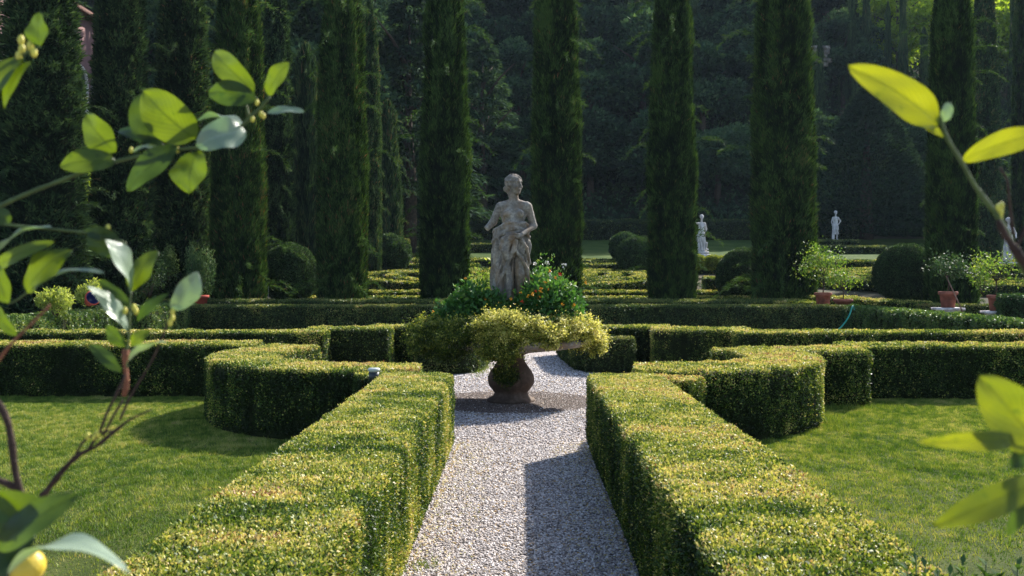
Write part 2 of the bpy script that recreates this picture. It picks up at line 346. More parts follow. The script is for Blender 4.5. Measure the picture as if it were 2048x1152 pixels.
# ------------------------------------------------------------------ hedges
def hedge(label, pts, w=.66, h=.72, L=.02, cov=1.5, mat='box', top=.66, side=.34, rough=.02, name='box_hedge', group=None, z0=None, closed=False, r=.05, jit=.75, nb=1., stray=.02, cat='hedge', endr=.12, groove=.010, sd=0):
    c = cr(pts, .06 if L < .04 else .2)
    if len(pts) == 2: c = cr(pts, .12 if L < .04 else .4)
    d = np.diff(c, axis=0); sl = np.concatenate(([0], np.cumsum(np.linalg.norm(d, axis=1)))); S = sl[-1]
    T = nrm(np.gradient(c, axis=0)) if not closed else nrm(np.roll(c, -1, 0)-np.roll(c, 1, 0))
    if z0 is None: z0 = lambda x, y: ground(y)
    def place(s, off, z):
        x = np.interp(s, sl, c[:, 0]); y = np.interp(s, sl, c[:, 1]); tx = np.interp(s, sl, T[:, 0]); ty = np.interp(s, sl, T[:, 1])
        q = np.hypot(tx, ty); tx, ty = tx/q, ty/q
        X = x+ty*off; Y = y-tx*off
        return X, Y, z+z0(X, Y), tx, ty
    def half(s, inset=0):
        hw = np.full_like(s, w/2)
        if not closed:
            e = np.minimum(s, S-s); q = np.clip(endr-e, 0, endr); hw = hw-(endr-np.sqrt(np.maximum(endr**2-q**2, 0)))
        return hw-inset
    def samp(kind, n):
        if kind == 'top':
            s = rng.random(n)*S; u = rng.random(n)*2-1; hw = half(s); off = u*hw; e = hw-np.abs(off)
            q = np.clip(r-e, 0, r); z = h-(r-np.sqrt(np.maximum(r*r-q*q, 0))); no = np.sign(off)*q/r; nz = np.sqrt(np.maximum(1-(q/r)**2, .05)); nt_ = 0*s
        elif kind in ('L', 'R'):
            sg = 1 if kind == 'R' else -1
            s = rng.random(n)*S; z = rng.random(n)*h; hw = half(s); q = np.clip(z-(h-r), 0, r); off = sg*(hw-(r-np.sqrt(np.maximum(r*r-q*q, 0)))); no = sg+0*s; nz = q/r; nt_ = 0*s
        else:
            z = rng.random(n)*h; off = (rng.random(n)*2-1)*(w/2-.3*endr); s = np.full(n, 0. if kind == 'E0' else S); no = 0*s; nz = 0*s; nt_ = (-1. if kind == 'E0' else 1.)+0*s
            q = np.clip(z-(h-r), 0, r); s = s-nt_*(r-np.sqrt(np.maximum(r*r-q*q, 0)))
        X, Y, Z, tx, ty = place(s, off, z)
        N = np.stack([ty*no+tx*nt_, -tx*no+ty*nt_, nz], -1); N = nrm(N)
        return s, off, z, np.stack([X, Y, Z], -1), N
    g = G()
    W_ = L*.55; la = L*W_*.5
    for kind, area in (('top', S*w), ('L', S*h), ('R', S*h), ('E0', w*h), ('E1', w*h)):
        if closed and kind[0] == 'E': continue
        n = int(area*cov/la*(1 if kind == 'top' else .8))
        if n < 1: continue
        s, off, z, P, N = samp(kind, n)
        lump = (vn(P[:, 0]/.22, P[:, 1]/.16, P[:, 2]/.22, sd)-.5)*(1 if L > .016 or kind == 'top' else .5)+.6*(vn(P[:, 0]/.08, P[:, 1]/.07, P[:, 2]/.10, sd+1)-.5)
        dep = lump*2*rough
        if kind != 'top':
            gr = vn(P[:, 0]/.05, P[:, 1]/.05, z/.45, sd+2); dep = dep-groove*2.2*np.clip(gr-.55, 0, 1)*2
            dep = dep-np.clip(.12-z, 0, .12)*.3*(N[:, 2] < .3)
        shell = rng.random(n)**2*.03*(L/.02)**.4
        P = P+N*(dep-shell)[:, None]
        big = rng.random(n) < stray
        P[big] += N[big]*(.02*rng.random(big.sum()))[:, None]
        D = nrm(N*.55+rng.normal(size=(n, 3))*jit+np.array((0, 0, .25)))
        NN = nrm(N*1.25+rng.normal(size=(n, 3))*jit)
        ton = vn(P[:, 0]/.55, P[:, 1]/.35, P[:, 2]/.5, sd+4)-.5; ton2 = vn(P[:, 0]/.12, P[:, 1]/.10, P[:, 2]/.12, sd+5)-.5
        base = top if kind == 'top' else side+.25*np.clip((z-h+.07)/.07, 0, 1)*(top-side)  # fresh growth on top; light and shade of each face also tinted in
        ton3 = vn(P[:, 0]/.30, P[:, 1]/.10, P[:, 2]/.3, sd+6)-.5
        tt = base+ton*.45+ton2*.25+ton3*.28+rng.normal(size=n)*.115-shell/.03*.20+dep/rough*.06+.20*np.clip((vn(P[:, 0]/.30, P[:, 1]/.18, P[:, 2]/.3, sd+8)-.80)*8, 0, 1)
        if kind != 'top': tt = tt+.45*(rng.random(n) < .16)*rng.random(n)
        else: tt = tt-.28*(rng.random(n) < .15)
        sz = L*(.65+.7*rng.random(n)); tt = np.clip(tt, 0, 1)
        hole = vn(P[:, 0]/(L*4), P[:, 1]/(L*4), P[:, 2]/(L*7), sd+9) > (.80 if kind != 'top' else .90)
        keep = ~(hole & (rng.random(n) < .85))
        if kind != 'top': keep &= ~((z < .10) & (rng.random(n) > .35+z*6))
        P, D, NN, sz, tt = P[keep], D[keep], NN[keep], sz[keep], tt[keep]
        leaves(g, P, D, NN, sz, sz*.55, tt)
    # inside
    ins = .028*(L/.02)**.35
    ss = np.linspace(0 if closed else ins, S if closed else S-ins, max(3, int(S/(.12 if L < .04 else .4))))
    hw = half(ss, ins)
    prof = [(-1, .02), (-1, h-ins-r*.6), (-.86, h-ins), (.86, h-ins), (1, h-ins-r*.6), (1, .02)]
    rows = []
    for (o_, z_) in prof:
        X, Y, Z, _, _ = place(ss, o_*hw, np.full_like(ss, z_)); rows.append(np.stack([X, Y, Z], -1))
    V = np.stack(rows, 1).reshape(-1, 3); k = len(prof); m_ = len(ss)
    i = np.arange(m_-1)[:, None]*k+np.arange(k-1)[None]
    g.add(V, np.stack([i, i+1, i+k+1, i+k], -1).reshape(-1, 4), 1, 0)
    if not closed:
        b = g.n-len(V); g.F.setdefault((k, 1), []).append(np.array([[b+j for j in range(k)], [b+(m_-1)*k+j for j in reversed(range(k))]]))
    o = g.build(name, [M[mat], M['core']])
    tag(o, label, cat, group)
    return o
NG = 'clipped box hedges bordering the lawns'
# the two hedges lining the path
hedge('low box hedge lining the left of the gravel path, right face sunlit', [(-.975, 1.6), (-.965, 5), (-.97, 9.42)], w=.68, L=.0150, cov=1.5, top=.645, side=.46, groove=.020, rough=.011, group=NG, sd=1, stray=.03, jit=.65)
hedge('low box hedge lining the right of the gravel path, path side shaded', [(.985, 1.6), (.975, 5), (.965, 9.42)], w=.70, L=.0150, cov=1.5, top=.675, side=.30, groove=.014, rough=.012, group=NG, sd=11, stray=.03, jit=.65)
# curled hedges
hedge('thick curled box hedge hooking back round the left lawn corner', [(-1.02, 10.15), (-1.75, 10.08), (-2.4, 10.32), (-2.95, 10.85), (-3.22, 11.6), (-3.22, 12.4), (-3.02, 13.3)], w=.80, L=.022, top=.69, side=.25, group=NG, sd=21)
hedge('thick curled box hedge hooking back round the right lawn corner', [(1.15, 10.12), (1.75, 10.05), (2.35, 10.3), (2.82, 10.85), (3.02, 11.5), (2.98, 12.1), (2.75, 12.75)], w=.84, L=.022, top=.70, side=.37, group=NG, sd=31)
hedge('short stub of box hedge beside the small black garden lamp', [(-1.05, 9.72), (-1.58, 9.55)], w=.42, h=.70, L=.020, top=.66, side=.24, group=NG, sd=41)
hedge('short stub of box hedge with brownish top beside the right curled hedge', [(1.1, 9.7), (1.66, 9.35)], w=.46, h=.68, L=.020, top=.84, side=.40, group=NG, sd=51)
# straight hedges closing the lawns
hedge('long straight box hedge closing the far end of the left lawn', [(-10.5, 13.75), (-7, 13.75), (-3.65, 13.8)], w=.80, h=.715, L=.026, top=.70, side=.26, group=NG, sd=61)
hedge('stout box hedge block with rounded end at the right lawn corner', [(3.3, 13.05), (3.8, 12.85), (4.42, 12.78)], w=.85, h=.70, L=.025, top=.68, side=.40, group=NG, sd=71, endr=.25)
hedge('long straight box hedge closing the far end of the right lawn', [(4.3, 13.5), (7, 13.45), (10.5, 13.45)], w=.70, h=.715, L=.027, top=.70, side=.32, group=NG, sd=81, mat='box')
SG = 'stepped box hedges behind the bowl'
hedge('thin box hedge running to the left edge behind the left lawn hedge', [(-10.5, 15.8), (-3.08, 15.8)], w=.6, h=.762, L=.03, top=.64, side=.30, group=SG, sd=91)
hedge('middle step of the box hedge left of the bowl, with a sunlit narrow end', [(-3.5, 16.5), (-2.15, 16.5)], w=.6, h=.78, L=.03, top=.68, side=.30, group=SG, sd=92)
hedge('innermost step of the box hedge left of the bowl', [(-2.6, 17.2), (-1.1, 17.3)], w=.6, h=.78, L=.03, top=.6, side=.26, group=SG, sd=93)
hedge('innermost step of the box hedge right of the bowl', [(1.15, 17.5), (2.6, 17.4)], w=.6, h=.76, L=.03, top=.68, side=.30, group=SG, sd=94)
hedge('middle step of the box hedge right of the bowl, brown twigs showing in its face', [(2.2, 16.75), (3.8, 16.6)], w=.7, h=.76, L=.03, top=.68, side=.46, group=SG, sd=95, groove=.03)
hedge('thin box hedge running to the right edge behind the right lawn hedge', [(3.42, 15.9), (4.6, 15.95), (10.8, 15.75)], w=.66, h=.755, L=.03, top=.68, side=.42, group=SG, sd=96)
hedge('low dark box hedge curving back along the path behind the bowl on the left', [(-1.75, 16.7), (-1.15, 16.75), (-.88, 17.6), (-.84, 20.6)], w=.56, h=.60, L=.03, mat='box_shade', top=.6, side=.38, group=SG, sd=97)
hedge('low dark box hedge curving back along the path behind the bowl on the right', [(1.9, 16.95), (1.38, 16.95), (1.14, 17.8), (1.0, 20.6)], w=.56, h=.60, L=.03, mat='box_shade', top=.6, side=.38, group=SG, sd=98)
# the compartment's far hedges
RG = 'hedges enclosing the nearer parterre'
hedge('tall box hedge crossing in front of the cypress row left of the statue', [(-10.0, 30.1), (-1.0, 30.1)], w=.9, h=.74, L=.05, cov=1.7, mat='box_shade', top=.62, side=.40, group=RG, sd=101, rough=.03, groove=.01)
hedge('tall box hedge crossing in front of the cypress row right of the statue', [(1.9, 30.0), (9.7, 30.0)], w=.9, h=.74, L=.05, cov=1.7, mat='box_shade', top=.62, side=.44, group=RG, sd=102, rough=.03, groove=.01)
hedge('loose bright green hedge running away behind the potted lemon trees on the right', [(9.9, 30.6), (10.0, 25), (10.15, 18.4)], w=.8, h=.74, L=.05, cov=1.7, mat='box_green', top=.62, side=.40, group=RG, sd=103, rough=.05, jit=1, r=.12)
hedge('loose tufted green hedge running away on the left, seed heads in its side', [(-10.3, 30.6), (-10.35, 25), (-10.4, 18.4)], w=.9, h=.78, L=.05, cov=1.7, mat='box_green', top=.70, side=.62, group=RG, sd=104, rough=.07, jit=1, r=.15)
hedge('dark rounded green hedge at the right edge beside the last terracotta pot', [(12.6, 26.3), (14.5, 25.6), (16.5, 24)], w=1.2, h=1.12, L=.055, cov=1.7, mat='box_green', top=.3, side=.2, group=RG, sd=105, rough=.05, r=.25)
PG = 'low hedges of the far parterre'
def phedge(label, pts, w=.5, h=.45, top=.62, side=.35, closed=False, mat='box', L=None, grp=PG, **k):
    L = L or max(.05, .0016*np.mean([p[1] for p in pts]))
    return hedge(label, pts, w=w, h=h, L=L, cov=1.8, mat=mat, top=top, side=side, group=grp, rough=.03, groove=.005, closed=closed, sd=random.randint(200, 900), name='parterre_hedge', **k)
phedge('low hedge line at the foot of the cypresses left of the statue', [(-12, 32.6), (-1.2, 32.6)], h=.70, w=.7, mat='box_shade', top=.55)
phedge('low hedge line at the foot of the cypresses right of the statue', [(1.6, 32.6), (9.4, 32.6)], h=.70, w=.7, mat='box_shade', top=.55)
phedge('short low hedge beside the leftmost red pot rim', [(-10.6, 34.6), (-9.2, 34.6)], h=.5, w=.7)
phedge('first straight parterre hedge behind the cypresses', [(-8.7, 36.3), (12.3, 36.3)], h=.42, w=.6)
phedge('second straight parterre hedge behind the cypresses', [(-8.2, 38.2), (10.2, 38.2)], h=.42, w=.6)
def arc(cx, cy, r, a0, a1, sy=1.0, n=14):
    return [(cx+r*math.cos(math.radians(q)), cy+sy*r*math.sin(math.radians(q))) for q in np.linspace(a0, a1, n)]
ringn = ['outermost', 'second outermost', 'middle', 'second innermost', 'innermost']
for i, rr in enumerate((7.0, 5.7, 4.4, 3.1, 1.7)):
    cx = -.3+.15*i
    phedge('left half of the %s ring of low hedges behind the statue' % ringn[i], arc(cx, 45.6+.12*i, rr, 96, 264, .80), h=.46, w=.55)
    phedge('right half of the %s ring of low hedges behind the statue' % ringn[i], arc(cx, 45.6+.12*i, rr, -84, 84, .80), h=.46, w=.55)
for i, (q, a0, b0) in enumerate((('left', 160, 1), ('right', 22, 1))):
    c_, s_ = math.cos(math.radians(a0)), .8*math.sin(math.radians(a0))
    phedge('straight spoke of low hedge crossing the rings on the %s' % q, [(c_*2, 45.8+s_*2), (c_*6.6, 45.8+s_*6.6)], h=.47)
for i, rr in enumerate((6.5, 5.2, 3.9, 2.5, 1.3)):
    phedge('%s ring of low hedges behind the right-hand potted lemon trees' % ringn[i], arc(19.5, 46, rr, 100, 440, .85, 24), h=.45, w=.55)
phedge('broad hedge corner with a lit top between the fourth and fifth cypress', [(7.6, 41.3), (9.2, 41.2)], w=1.2, h=.62)
phedge('long hedge rising diagonally behind the potted lemon tree beside the broad cypress', [(9.2, 33.6), (12.1, 31.7), (12.9, 31.3)], w=.6, h=.78, side=.45)
phedge('straight hedge behind the terracotta pot on the white slab', [(12.4, 31.2), (16.5, 30.4)], w=.6, h=.74, side=.4, mat='box_shade')
phedge('curled hedge end at the foot of the broadest cypress', [(8.2, 32.0), (9.0, 32.2), (9.5, 31.7)], w=.5, h=.72)
phedge('low hedge crossing below the far lawn on the right', [(3, 53.2), (13.5, 53.2)], h=.5, w=.6)
phedge('second low hedge crossing below the far lawn on the right', [(3, 55.3), (14.5, 55.3)], h=.5, w=.6)
phedge('low hedge crossing below the far ball topiary on the left', [(-9, 53), (-2.2, 53)], h=.5, w=.6)
phedge('second low hedge crossing above the far ball topiary on the left', [(-6, 55.5), (-1, 55.5)], h=.5, w=.6)
phedge('low hedge edging the far gravel walk on the left', [(-6.9, 52), (-7.4, 64)], h=.9, w=.8, top=.62, side=.5)
phedge('curved hedge at the foot of the wood left of the statue', arc(-.5, 60, 5.5, 60, 190, .5), h=.5, w=.6, mat='box_shade', top=.55)
phedge('tall hedge along the foot of the wood behind the statue', [(-14, 71.5), (24, 71.5)], h=1.3, w=1.2, mat='box_shade', top=.35, side=.2)
phedge('straight hedge closing the right-hand rings of low hedges', [(13.5, 52.3), (27, 52.3)], h=.75, w=.8)
phedge('lower tier of the dark hedge below the contrapposto marble figure', [(18.4, 61.8), (22.6, 61.8)], h=.42, w=.8, mat='box_shade', top=.55, side=.25)
phedge('upper tier of the dark hedge at the feet of the contrapposto marble figure', [(18.2, 64), (21.7, 64)], h=.60, w=.8, mat='box_shade', top=.5, side=.25)
phedge('hedge below the marble figure at the right edge', [(20, 43.6), (26, 43.6)], h=1.0, w=.8, mat='box_shade', top=.5, side=.25)

# ------------------------------------------------------------------ topiary balls
def ball(label, px, cy, rx, Y, rz=None, name='ball_topiary', mat='ball', grp='clipped ball topiaries', top=.5, n=None, L=None, tilt=0):
    R = rx*Y/F; c = W(px, cy, Y); rz = rz*Y/F if rz else R
    L = L or max(.05, Y*.0016); n = n or int(4*PI*R*R*1.8/(L*L*.28))
    d = rv(n); lump = 1+.045*(vn(d[:, 0]*2+9, d[:, 1]*2+9, d[:, 2]*2+9, px+1)-.5)*2+.06*(vn(d[:, 0]*5+9, d[:, 1]*5+9, d[:, 2]*5+9, px)-.5)*2
    sh = 1-rng.random(n)**2*.07
    sc = np.array((R, R, rz))
    z0 = ground(Y)
    P = d*sc*(lump*sh)[:, None]+np.array((0, 0, c[2]-z0))
    P[:, 2] = np.maximum(P[:, 2], .02)
    D = nrm(d*.6+rng.normal(size=(n, 3))*.7+np.array((0, 0, .3))); NN = nrm(d+rng.normal(size=(n, 3))*.6)
    g = G(); sz = L*(.6+.8*rng.random(n))
    leaves(g, P, D, NN, sz, sz*.55, np.clip(top+rng.normal(size=n)*.2+.2*(vn(d[:, 0]*4+9, d[:, 1]*4+9, d[:, 2]*4+9, 77)-.5)*2, 0, 1))
    ph = np.linspace(0, PI, 13); prof = [(math.sin(q)*R*.92+.001, max(-math.cos(q)*rz*.92+(c[2]-z0), .0)) for q in ph]
    lathe(g, prof, n=24, m=1)
    o = g.build(name, [M[mat], M['core']]); o.location = (c[0], Y, z0); o.rotation_euler = (0, tilt, 0)
    return tag(o, label, 'topiary', grp)
ball('large clipped ball topiary between the left cypresses', 578, 548, 58, 36.2, 60)
ball('clipped ball topiary beside the far gravel walk left of the statue', 781, 508, 41, 50, 39)
ball('rear one of the two ball topiaries right of the statue', 1251, 495, 33, 56, 30)
ball('front one of the two ball topiaries right of the statue', 1274, 514, 41, 49.5, 40)
ball('dark rounded topiary half hidden by the broadest cypress', 1488, 552, 54, 37.5, 56)
ball('wide dark dome of topiary beside the right-hand cypress', 1815, 548, 64, 36, 60, top=.45)
ball('low rounded dome of topiary behind the wide dark one', 1845, 530, 45, 44, 40, top=.6)
LG = 'small golden green domes below the marble figure'
for i, (px, q) in enumerate(((1396, 'leftmost'), (1425, 'middle'), (1452, 'rightmost'))):
    ball('%s of three small yellow green clipped domes in front of the far lawn' % q, px, 525, 17, 51, 14, mat='lime', grp=LG)
exec_cyp = True
# ------------------------------------------------------------------ cypresses
def cypress_crown(H, R, seed, n=42000, kind='strand', L0=.30, topk=.84, base=.15):
    """feathered column: blades on a lumpy column, plus wild sprays"""
    r_ = np.random.default_rng(seed); g = G()
    def prof(z):
        u = z/H
        return R*np.interp(u, [0, .02, .10, .40, .8, .93, 1], [.90, .96, 1.0, .98, topk*.96, .55, .05])
    ex = 1/1.0
    z = r_.random(n)*H; th = r_.random(n)*2*PI
    cx, cy = np.cos(th), np.sin(th)
    vs = .55 if kind == 'strand' else 1.6
    lump = vn(cx*R*2.6+20, cy*R*2.6+20, z*vs, seed)-.5+.55*(vn(cx*R*7+20, cy*R*7+20, z*vs*2.2, seed+1)-.5)+.5*(vn(cx*1.2+9, cy*1.2+9, z*.45, seed+2)-.5)
    rr = prof(z)*(1+lump*(.20 if kind == 'strand' else .26))
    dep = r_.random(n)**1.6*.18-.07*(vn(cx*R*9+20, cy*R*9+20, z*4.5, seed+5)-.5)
    P = np.stack([cx*(rr-dep), cy*(rr-dep), z], -1)
    out = np.stack([cx, cy, 0*cx], -1)
    if kind == 'strand':
        D = nrm(np.array((0, 0, 1.))+out*.30+r_.normal(size=(n, 3))*.24); L = L0*(.5+r_.random(n)); Wd = L*.09+.010
    else:
        D = nrm(np.array((0, 0, .75))+out*.55+r_.normal(size=(n, 3))*.50); L = L0*(.35+.6*r_.random(n)); Wd = L*.26
    NN = nrm(out+r_.normal(size=(n, 3))*.7)
    fine = vn(cx*R*9+20, cy*R*9+20, z*4.5, seed+5)-.5
    t = .42+lump*.55+fine*.5-dep*2.6+r_.normal(size=n)*.20+.30*(r_.random(n) < .07)  # deeper blades tinted darker, painting shade into the gaps
    t = np.where(r_.random(n) < .012, .98, np.minimum(t, .88))
    leaves(g, P, D, NN, L, Wd, np.clip(t, 0, 1), bend=.06)
    # tufts that break the outline
    for k in range(46 if kind == 'strand' else 60):
        zz = r_.random()*H*.9+.3; a = r_.random()*2*PI; o = np.array((math.cos(a), math.sin(a), 0))
        ln = .3+1.0*r_.random()**2.0*(1 if kind == 'strand' else .6); rise = .5+.8*r_.random(); droop = .8*r_.random()
        p0 = o*prof(zz)*.9+np.array((0, 0, zz)); m = 26+int(60*ln); u = r_.random(m)
        ctr = p0+o*(u*ln)[:, None]+np.array((0, 0, 1.))*((rise*u-(rise+droop*.6)*u**2)*ln)[:, None]
        D = nrm(o*.9+np.array((0, 0, .5))+np.array((0, 0, -1.2))*u[:, None]+r_.normal(size=(m, 3))*.45)
        leaves(g, ctr+r_.normal(size=(m, 3))*.025, D, rv(m), .10+.10*r_.random(m), .022, np.clip(.62+.15*r_.normal(size=m), 0, .88))
    zz = np.linspace(0.03, H*.985, 28); lathe(g, [(max(prof(q)*.86-.05, .02), q) for q in zz], n=20, m=1, wob=.12)
    return g
CY = {}
def cypress(px, Y, wpx, label, var, H=12.6, rz=0., grp='tall columnar cypresses', mat='cyp'):
    X = (px-VX)*Y/F
    if var not in CY:
        Hv, Rv, seed, kind, n, L0, mt, tk = VAR[var]
        root = empty('cypress_tree', (0, 0, 0))
        g = cypress_crown(Hv, Rv, seed, n, kind, L0, tk)
        g.build('crown', [M[mt], M['core']], root)
        t = G(); tube(t, [(0, 0, -.3), (0, 0, 0), (0, .02, Hv*.5), (0, 0, Hv*.95)], [.28, .22, .14, .04], 9); t.build('trunk', M['bark'], root)
        CY[var] = (root, Hv, Rv, [])
    root, Hv, Rv, used = CY[var]
    s = (wpx*.5*Y/F)/Rv; sz = H/Hv; loc = (X, Y, float(ground(Y)))
    if not used:
        root.location = loc; root.rotation_euler = (0, 0, rz); root.scale = (s, s, sz); o = root; used.append(1)
    else: o = dup(root, loc, rz, (s, s, sz))
    o['label'] = label; o['category'] = 'cypress'; o['group'] = grp
    return o
VAR = {'a': (13.6, .8, 5, 'strand', 120000, .17, 'cyp', .86), 'b': (13.6, .8, 15, 'strand', 120000, .17, 'cyp', .80), 'c': (12.6, .9, 25, 'scale', 52000, .24, 'cyp2', .8), 'd': (8, .8, 35, 'strand', 26000, .30, 'cyp2', .55)}
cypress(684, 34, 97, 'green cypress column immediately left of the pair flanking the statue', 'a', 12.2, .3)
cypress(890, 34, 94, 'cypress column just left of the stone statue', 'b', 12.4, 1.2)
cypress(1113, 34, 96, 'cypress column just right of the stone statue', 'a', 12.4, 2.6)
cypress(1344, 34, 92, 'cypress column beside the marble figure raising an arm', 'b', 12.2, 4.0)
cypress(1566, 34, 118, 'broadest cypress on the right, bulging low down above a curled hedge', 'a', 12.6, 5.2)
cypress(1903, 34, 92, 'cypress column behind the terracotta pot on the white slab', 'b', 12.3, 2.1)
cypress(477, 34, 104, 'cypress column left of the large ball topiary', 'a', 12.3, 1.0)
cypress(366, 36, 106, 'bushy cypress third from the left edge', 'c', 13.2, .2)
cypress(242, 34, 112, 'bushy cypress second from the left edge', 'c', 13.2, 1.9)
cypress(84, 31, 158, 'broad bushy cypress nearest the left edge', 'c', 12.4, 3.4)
cypress(552, 44, 66, 'slim cypress standing behind the large ball topiary', 'c', 13.5, 4.4)
cypress(612, 47, 64, 'pale feathery pointed cypress left of the slim green column', 'd', 10.9, 0, mat='cyp2')
cypress(738, 48, 46, 'narrow dark cypress peeping out right of a nearer column', 'c', 13.5, 5.5)
cypress(776, 54, 52, 'short pointed cypress beside the far gravel walk', 'd', 9.0, 1.0)
cypress(2052, 58, 50, 'dark cypress cut by the right edge of the garden view', 'a', 17, 1.7)
cypress(1968, 56, 56, 'dark cypress seen between the two right-hand columns', 'c', 16, .7)
cypress(-60, 33, 120, 'bushy cypress just outside the left edge', 'c', 13, .7)
HG = 'slender cypresses climbing the wooded hill'
for i, (px, Y, wp, ty) in enumerate(((1684, 88, 15, 18), (1704, 86, 18, -30), (1733, 87, 20, -40), (1776, 86, 15, 12), (1806, 85, 19, -20), (1848, 84, 20, 62), (1988, 86, 22, 60), (1640, 80, 20, 90), (2030, 84, 24, -20))):
    g0 = ground(Y); topz = EYE+(HY-ty)*Y/F
    cypress(px, Y, wp, 'slender dark cypress on the wooded hill at upper right', 'd', topz-g0, i, HG)
# ------------------------------------------------------------------ broadleaf wood
def wood_tree(seed, H, R, n, mt='far', L=.34, conifer=False):
    r_ = np.random.default_rng(seed); g = G()
    nc = 26 if not conifer else 34
    for k in range(nc):
        if conifer:
            u = k/nc; a = k*2.4; rad = R*(1-u)*.95+.3; zc = H*(.22+.76*u)
            m = n//nc; q = np.sqrt(r_.random(m)); aa = a+r_.normal(size=m)*.42
            P = np.stack([np.cos(aa)*q*rad, np.sin(aa)*q*rad, zc-.28*q*rad+.12*r_.normal(size=m)], -1); d = np.stack([np.cos(aa), np.sin(aa), -.1+0*aa], -1)
            D = nrm(d+r_.normal(size=(m, 3))*.4); NN = nrm(np.array((0, 0, 1.))+r_.normal(size=(m, 3))*.5)
            t = .26+.2*q+r_.normal(size=m)*.12
        else:
            a = r_.random()*2*PI; u = r_.random(); q = r_.random()**.6
            c = np.array((math.cos(a)*q*R*.78, math.sin(a)*q*R*.78, H*(.36+.56*u*(1-.25*q))))
            cr_ = R*(.26+.20*r_.random()); m = n//nc; d = nrm(r_.normal(size=(m, 3))+np.array((0, 0, .45)))
            bump = vn(d[:, 0]*3+5, d[:, 1]*3+5, d[:, 2]*3+5, seed+k)
            P = c+d*np.array((1, 1, .72))*(cr_*(.72+.5*bump)*(1-.25*r_.random(m)**2))[:, None]
            D = nrm(d+r_.normal(size=(m, 3))*.8); NN = nrm(d+r_.normal(size=(m, 3))*.6)
            t = .35+.45*(bump-.4)+r_.normal(size=m)*.14+.12*d[:, 2]+.2*(r_.random()-.5)
        l = L*(.6+.8*r_.random(m)); leaves(g, P, D, NN, l, l*(.5 if not conifer else .22), np.clip(t, 0, 1))
    t = G(); tube(t, [(0, 0, -1), (.1, 0, H*.25), (-.1, .1, H*.5), (0, 0, H*.85)], [R*.085, R*.065, R*.045, .03], 8)
    for k in range(7):
        a = k*2.1; z0 = H*(.3+.07*k); tube(t, [(0, 0, z0), (math.cos(a)*R*.35, math.sin(a)*R*.35, z0+H*.1), (math.cos(a)*R*.7, math.sin(a)*R*.7, z0+H*.16)], [R*.035, R*.02, .02], 5)
    return g, t
WT = []
for (nm, cat, seed, H, R, n, mt, L, cf) in (('tall_tree', 'tree', 8, 20, 7.5, 46000, 'far', .42, False), ('broadleaf_tree', 'tree', 1, 10, 4.2, 15000, 'far', .42, False), ('broadleaf_tree', 'tree', 2, 11, 3.8, 15000, 'far', .36, False), ('cedar_tree', 'cedar', 3, 15, 4.6, 12000, 'far', .5, True), ('lime_tree', 'tree', 4, 9, 3.6, 9000, 'farlime', .36, False), ('holm_oak', 'tree', 6, 8, 4.6, 16000, 'far', .34, False)):
    root = empty(nm); g, t = wood_tree(seed, H, R, n, mt, L, cf); g.build('crown', M[mt], root); t.build('trunk', M['bark'], root); root['category'] = cat; WT.append([root, 0])
WT = WT[1:]+WT[:1]
LAB = {0: ('round-crowned dark broadleaf tree in the wood on the hillside', 'dark broadleaf trees of the hillside wood'), 1: ('tall loose-crowned dark broadleaf tree in the wood on the hillside', 'tall broadleaf trees of the hillside wood'),
       2: ('dark cedar with flat drooping tiers of branches in the hillside wood', 'cedars of the hillside wood'), 3: ('bright yellow green sunlit tree at the top right of the hillside wood', 'sunlit trees at the top of the wood'), 4: ('low spreading holm oak at the foot of the wood', 'holm oaks at the foot of the wood'),
       5: ('very tall spreading broadleaf tree standing between the villa and the hillside wood', 'very tall trees beside the villa')}
def plant(k, x, y, s, rz, sink=0, label=None):
    root, used = WT[k]; loc = (x, y, float(ground(y))-sink)
    if used == 0: root.location = loc; root.rotation_euler = (0, 0, rz); root.scale = (s, s, s); WT[k][1] = 1; o = root; o['label'] = LAB[k][0]; o['group'] = LAB[k][1]
    else: o = dup(root, loc, rz, s, LAB[k][0], LAB[k][1])
    if label: o['label'] = label
    return o
r_ = np.random.default_rng(99)
rows = [(77, 5.2, .80), (83, 5.4, .95), (90, 5.8, 1.0), (98, 6.2, 1.05), (107, 6.8, 1.1), (116, 7.5, 1.1)]
for j, (Y, stp, s) in enumerate(rows):
    hwid = 1.02*Y*.56; x = -hwid+(j % 2)*stp*.5-2
    while x < hwid:
        px = VX+x*F/Y
        if px > 1715 and j >= 4: x += stp*.5; continue
        k = [0, 1, 4][int(r_.integers(3))] if j < 3 else [0, 1][int(r_.integers(2))]
        if j == 0: k = 4 if r_.random() < .5 else 0
        if px > 1715 and j >= 2: k = 3
        if 1600 < px and j == 1: x += stp*.5; continue
        sc_ = s*(.85+.35*r_.random())
        if px > 1600 and j == 0: sc_ *= .72; k = 4
        plant(k, x+r_.normal()*.8, Y+r_.normal()*1.2, sc_, r_.random()*6.28)
        x += stp*(.85+.3*r_.random())
plant(5, -14.5, 68, .9, .3); plant(5, -13.5, 61.5, .95, 1.8); plant(5, -17, 58, .85, 3.4)
plant(2, W(812, 500, 60)[0], 62, 1.15, 0, label='dark cedar with drooping tiers behind the cypress left of the statue')
plant(2, W(960, 500, 68)[0], 73, 1.0, 1.3, label='dark cedar with drooping tiers behind the statue')
plant(2, W(440, 500, 60)[0], 66, 1.1, 2.3, label='dark cedar showing above the cypresses on the left')
for px, Y, s in ((1620, 73, .6), (1960, 71, .6), (1180, 77, .9), (520, 60, .8), (640, 66, .8), (330, 70, 1.0), (150, 72, 1.1), (-30, 70, 1.)):
    plant(4 if px > 1000 else 1, (px-VX)*Y/F, Y, s, px)

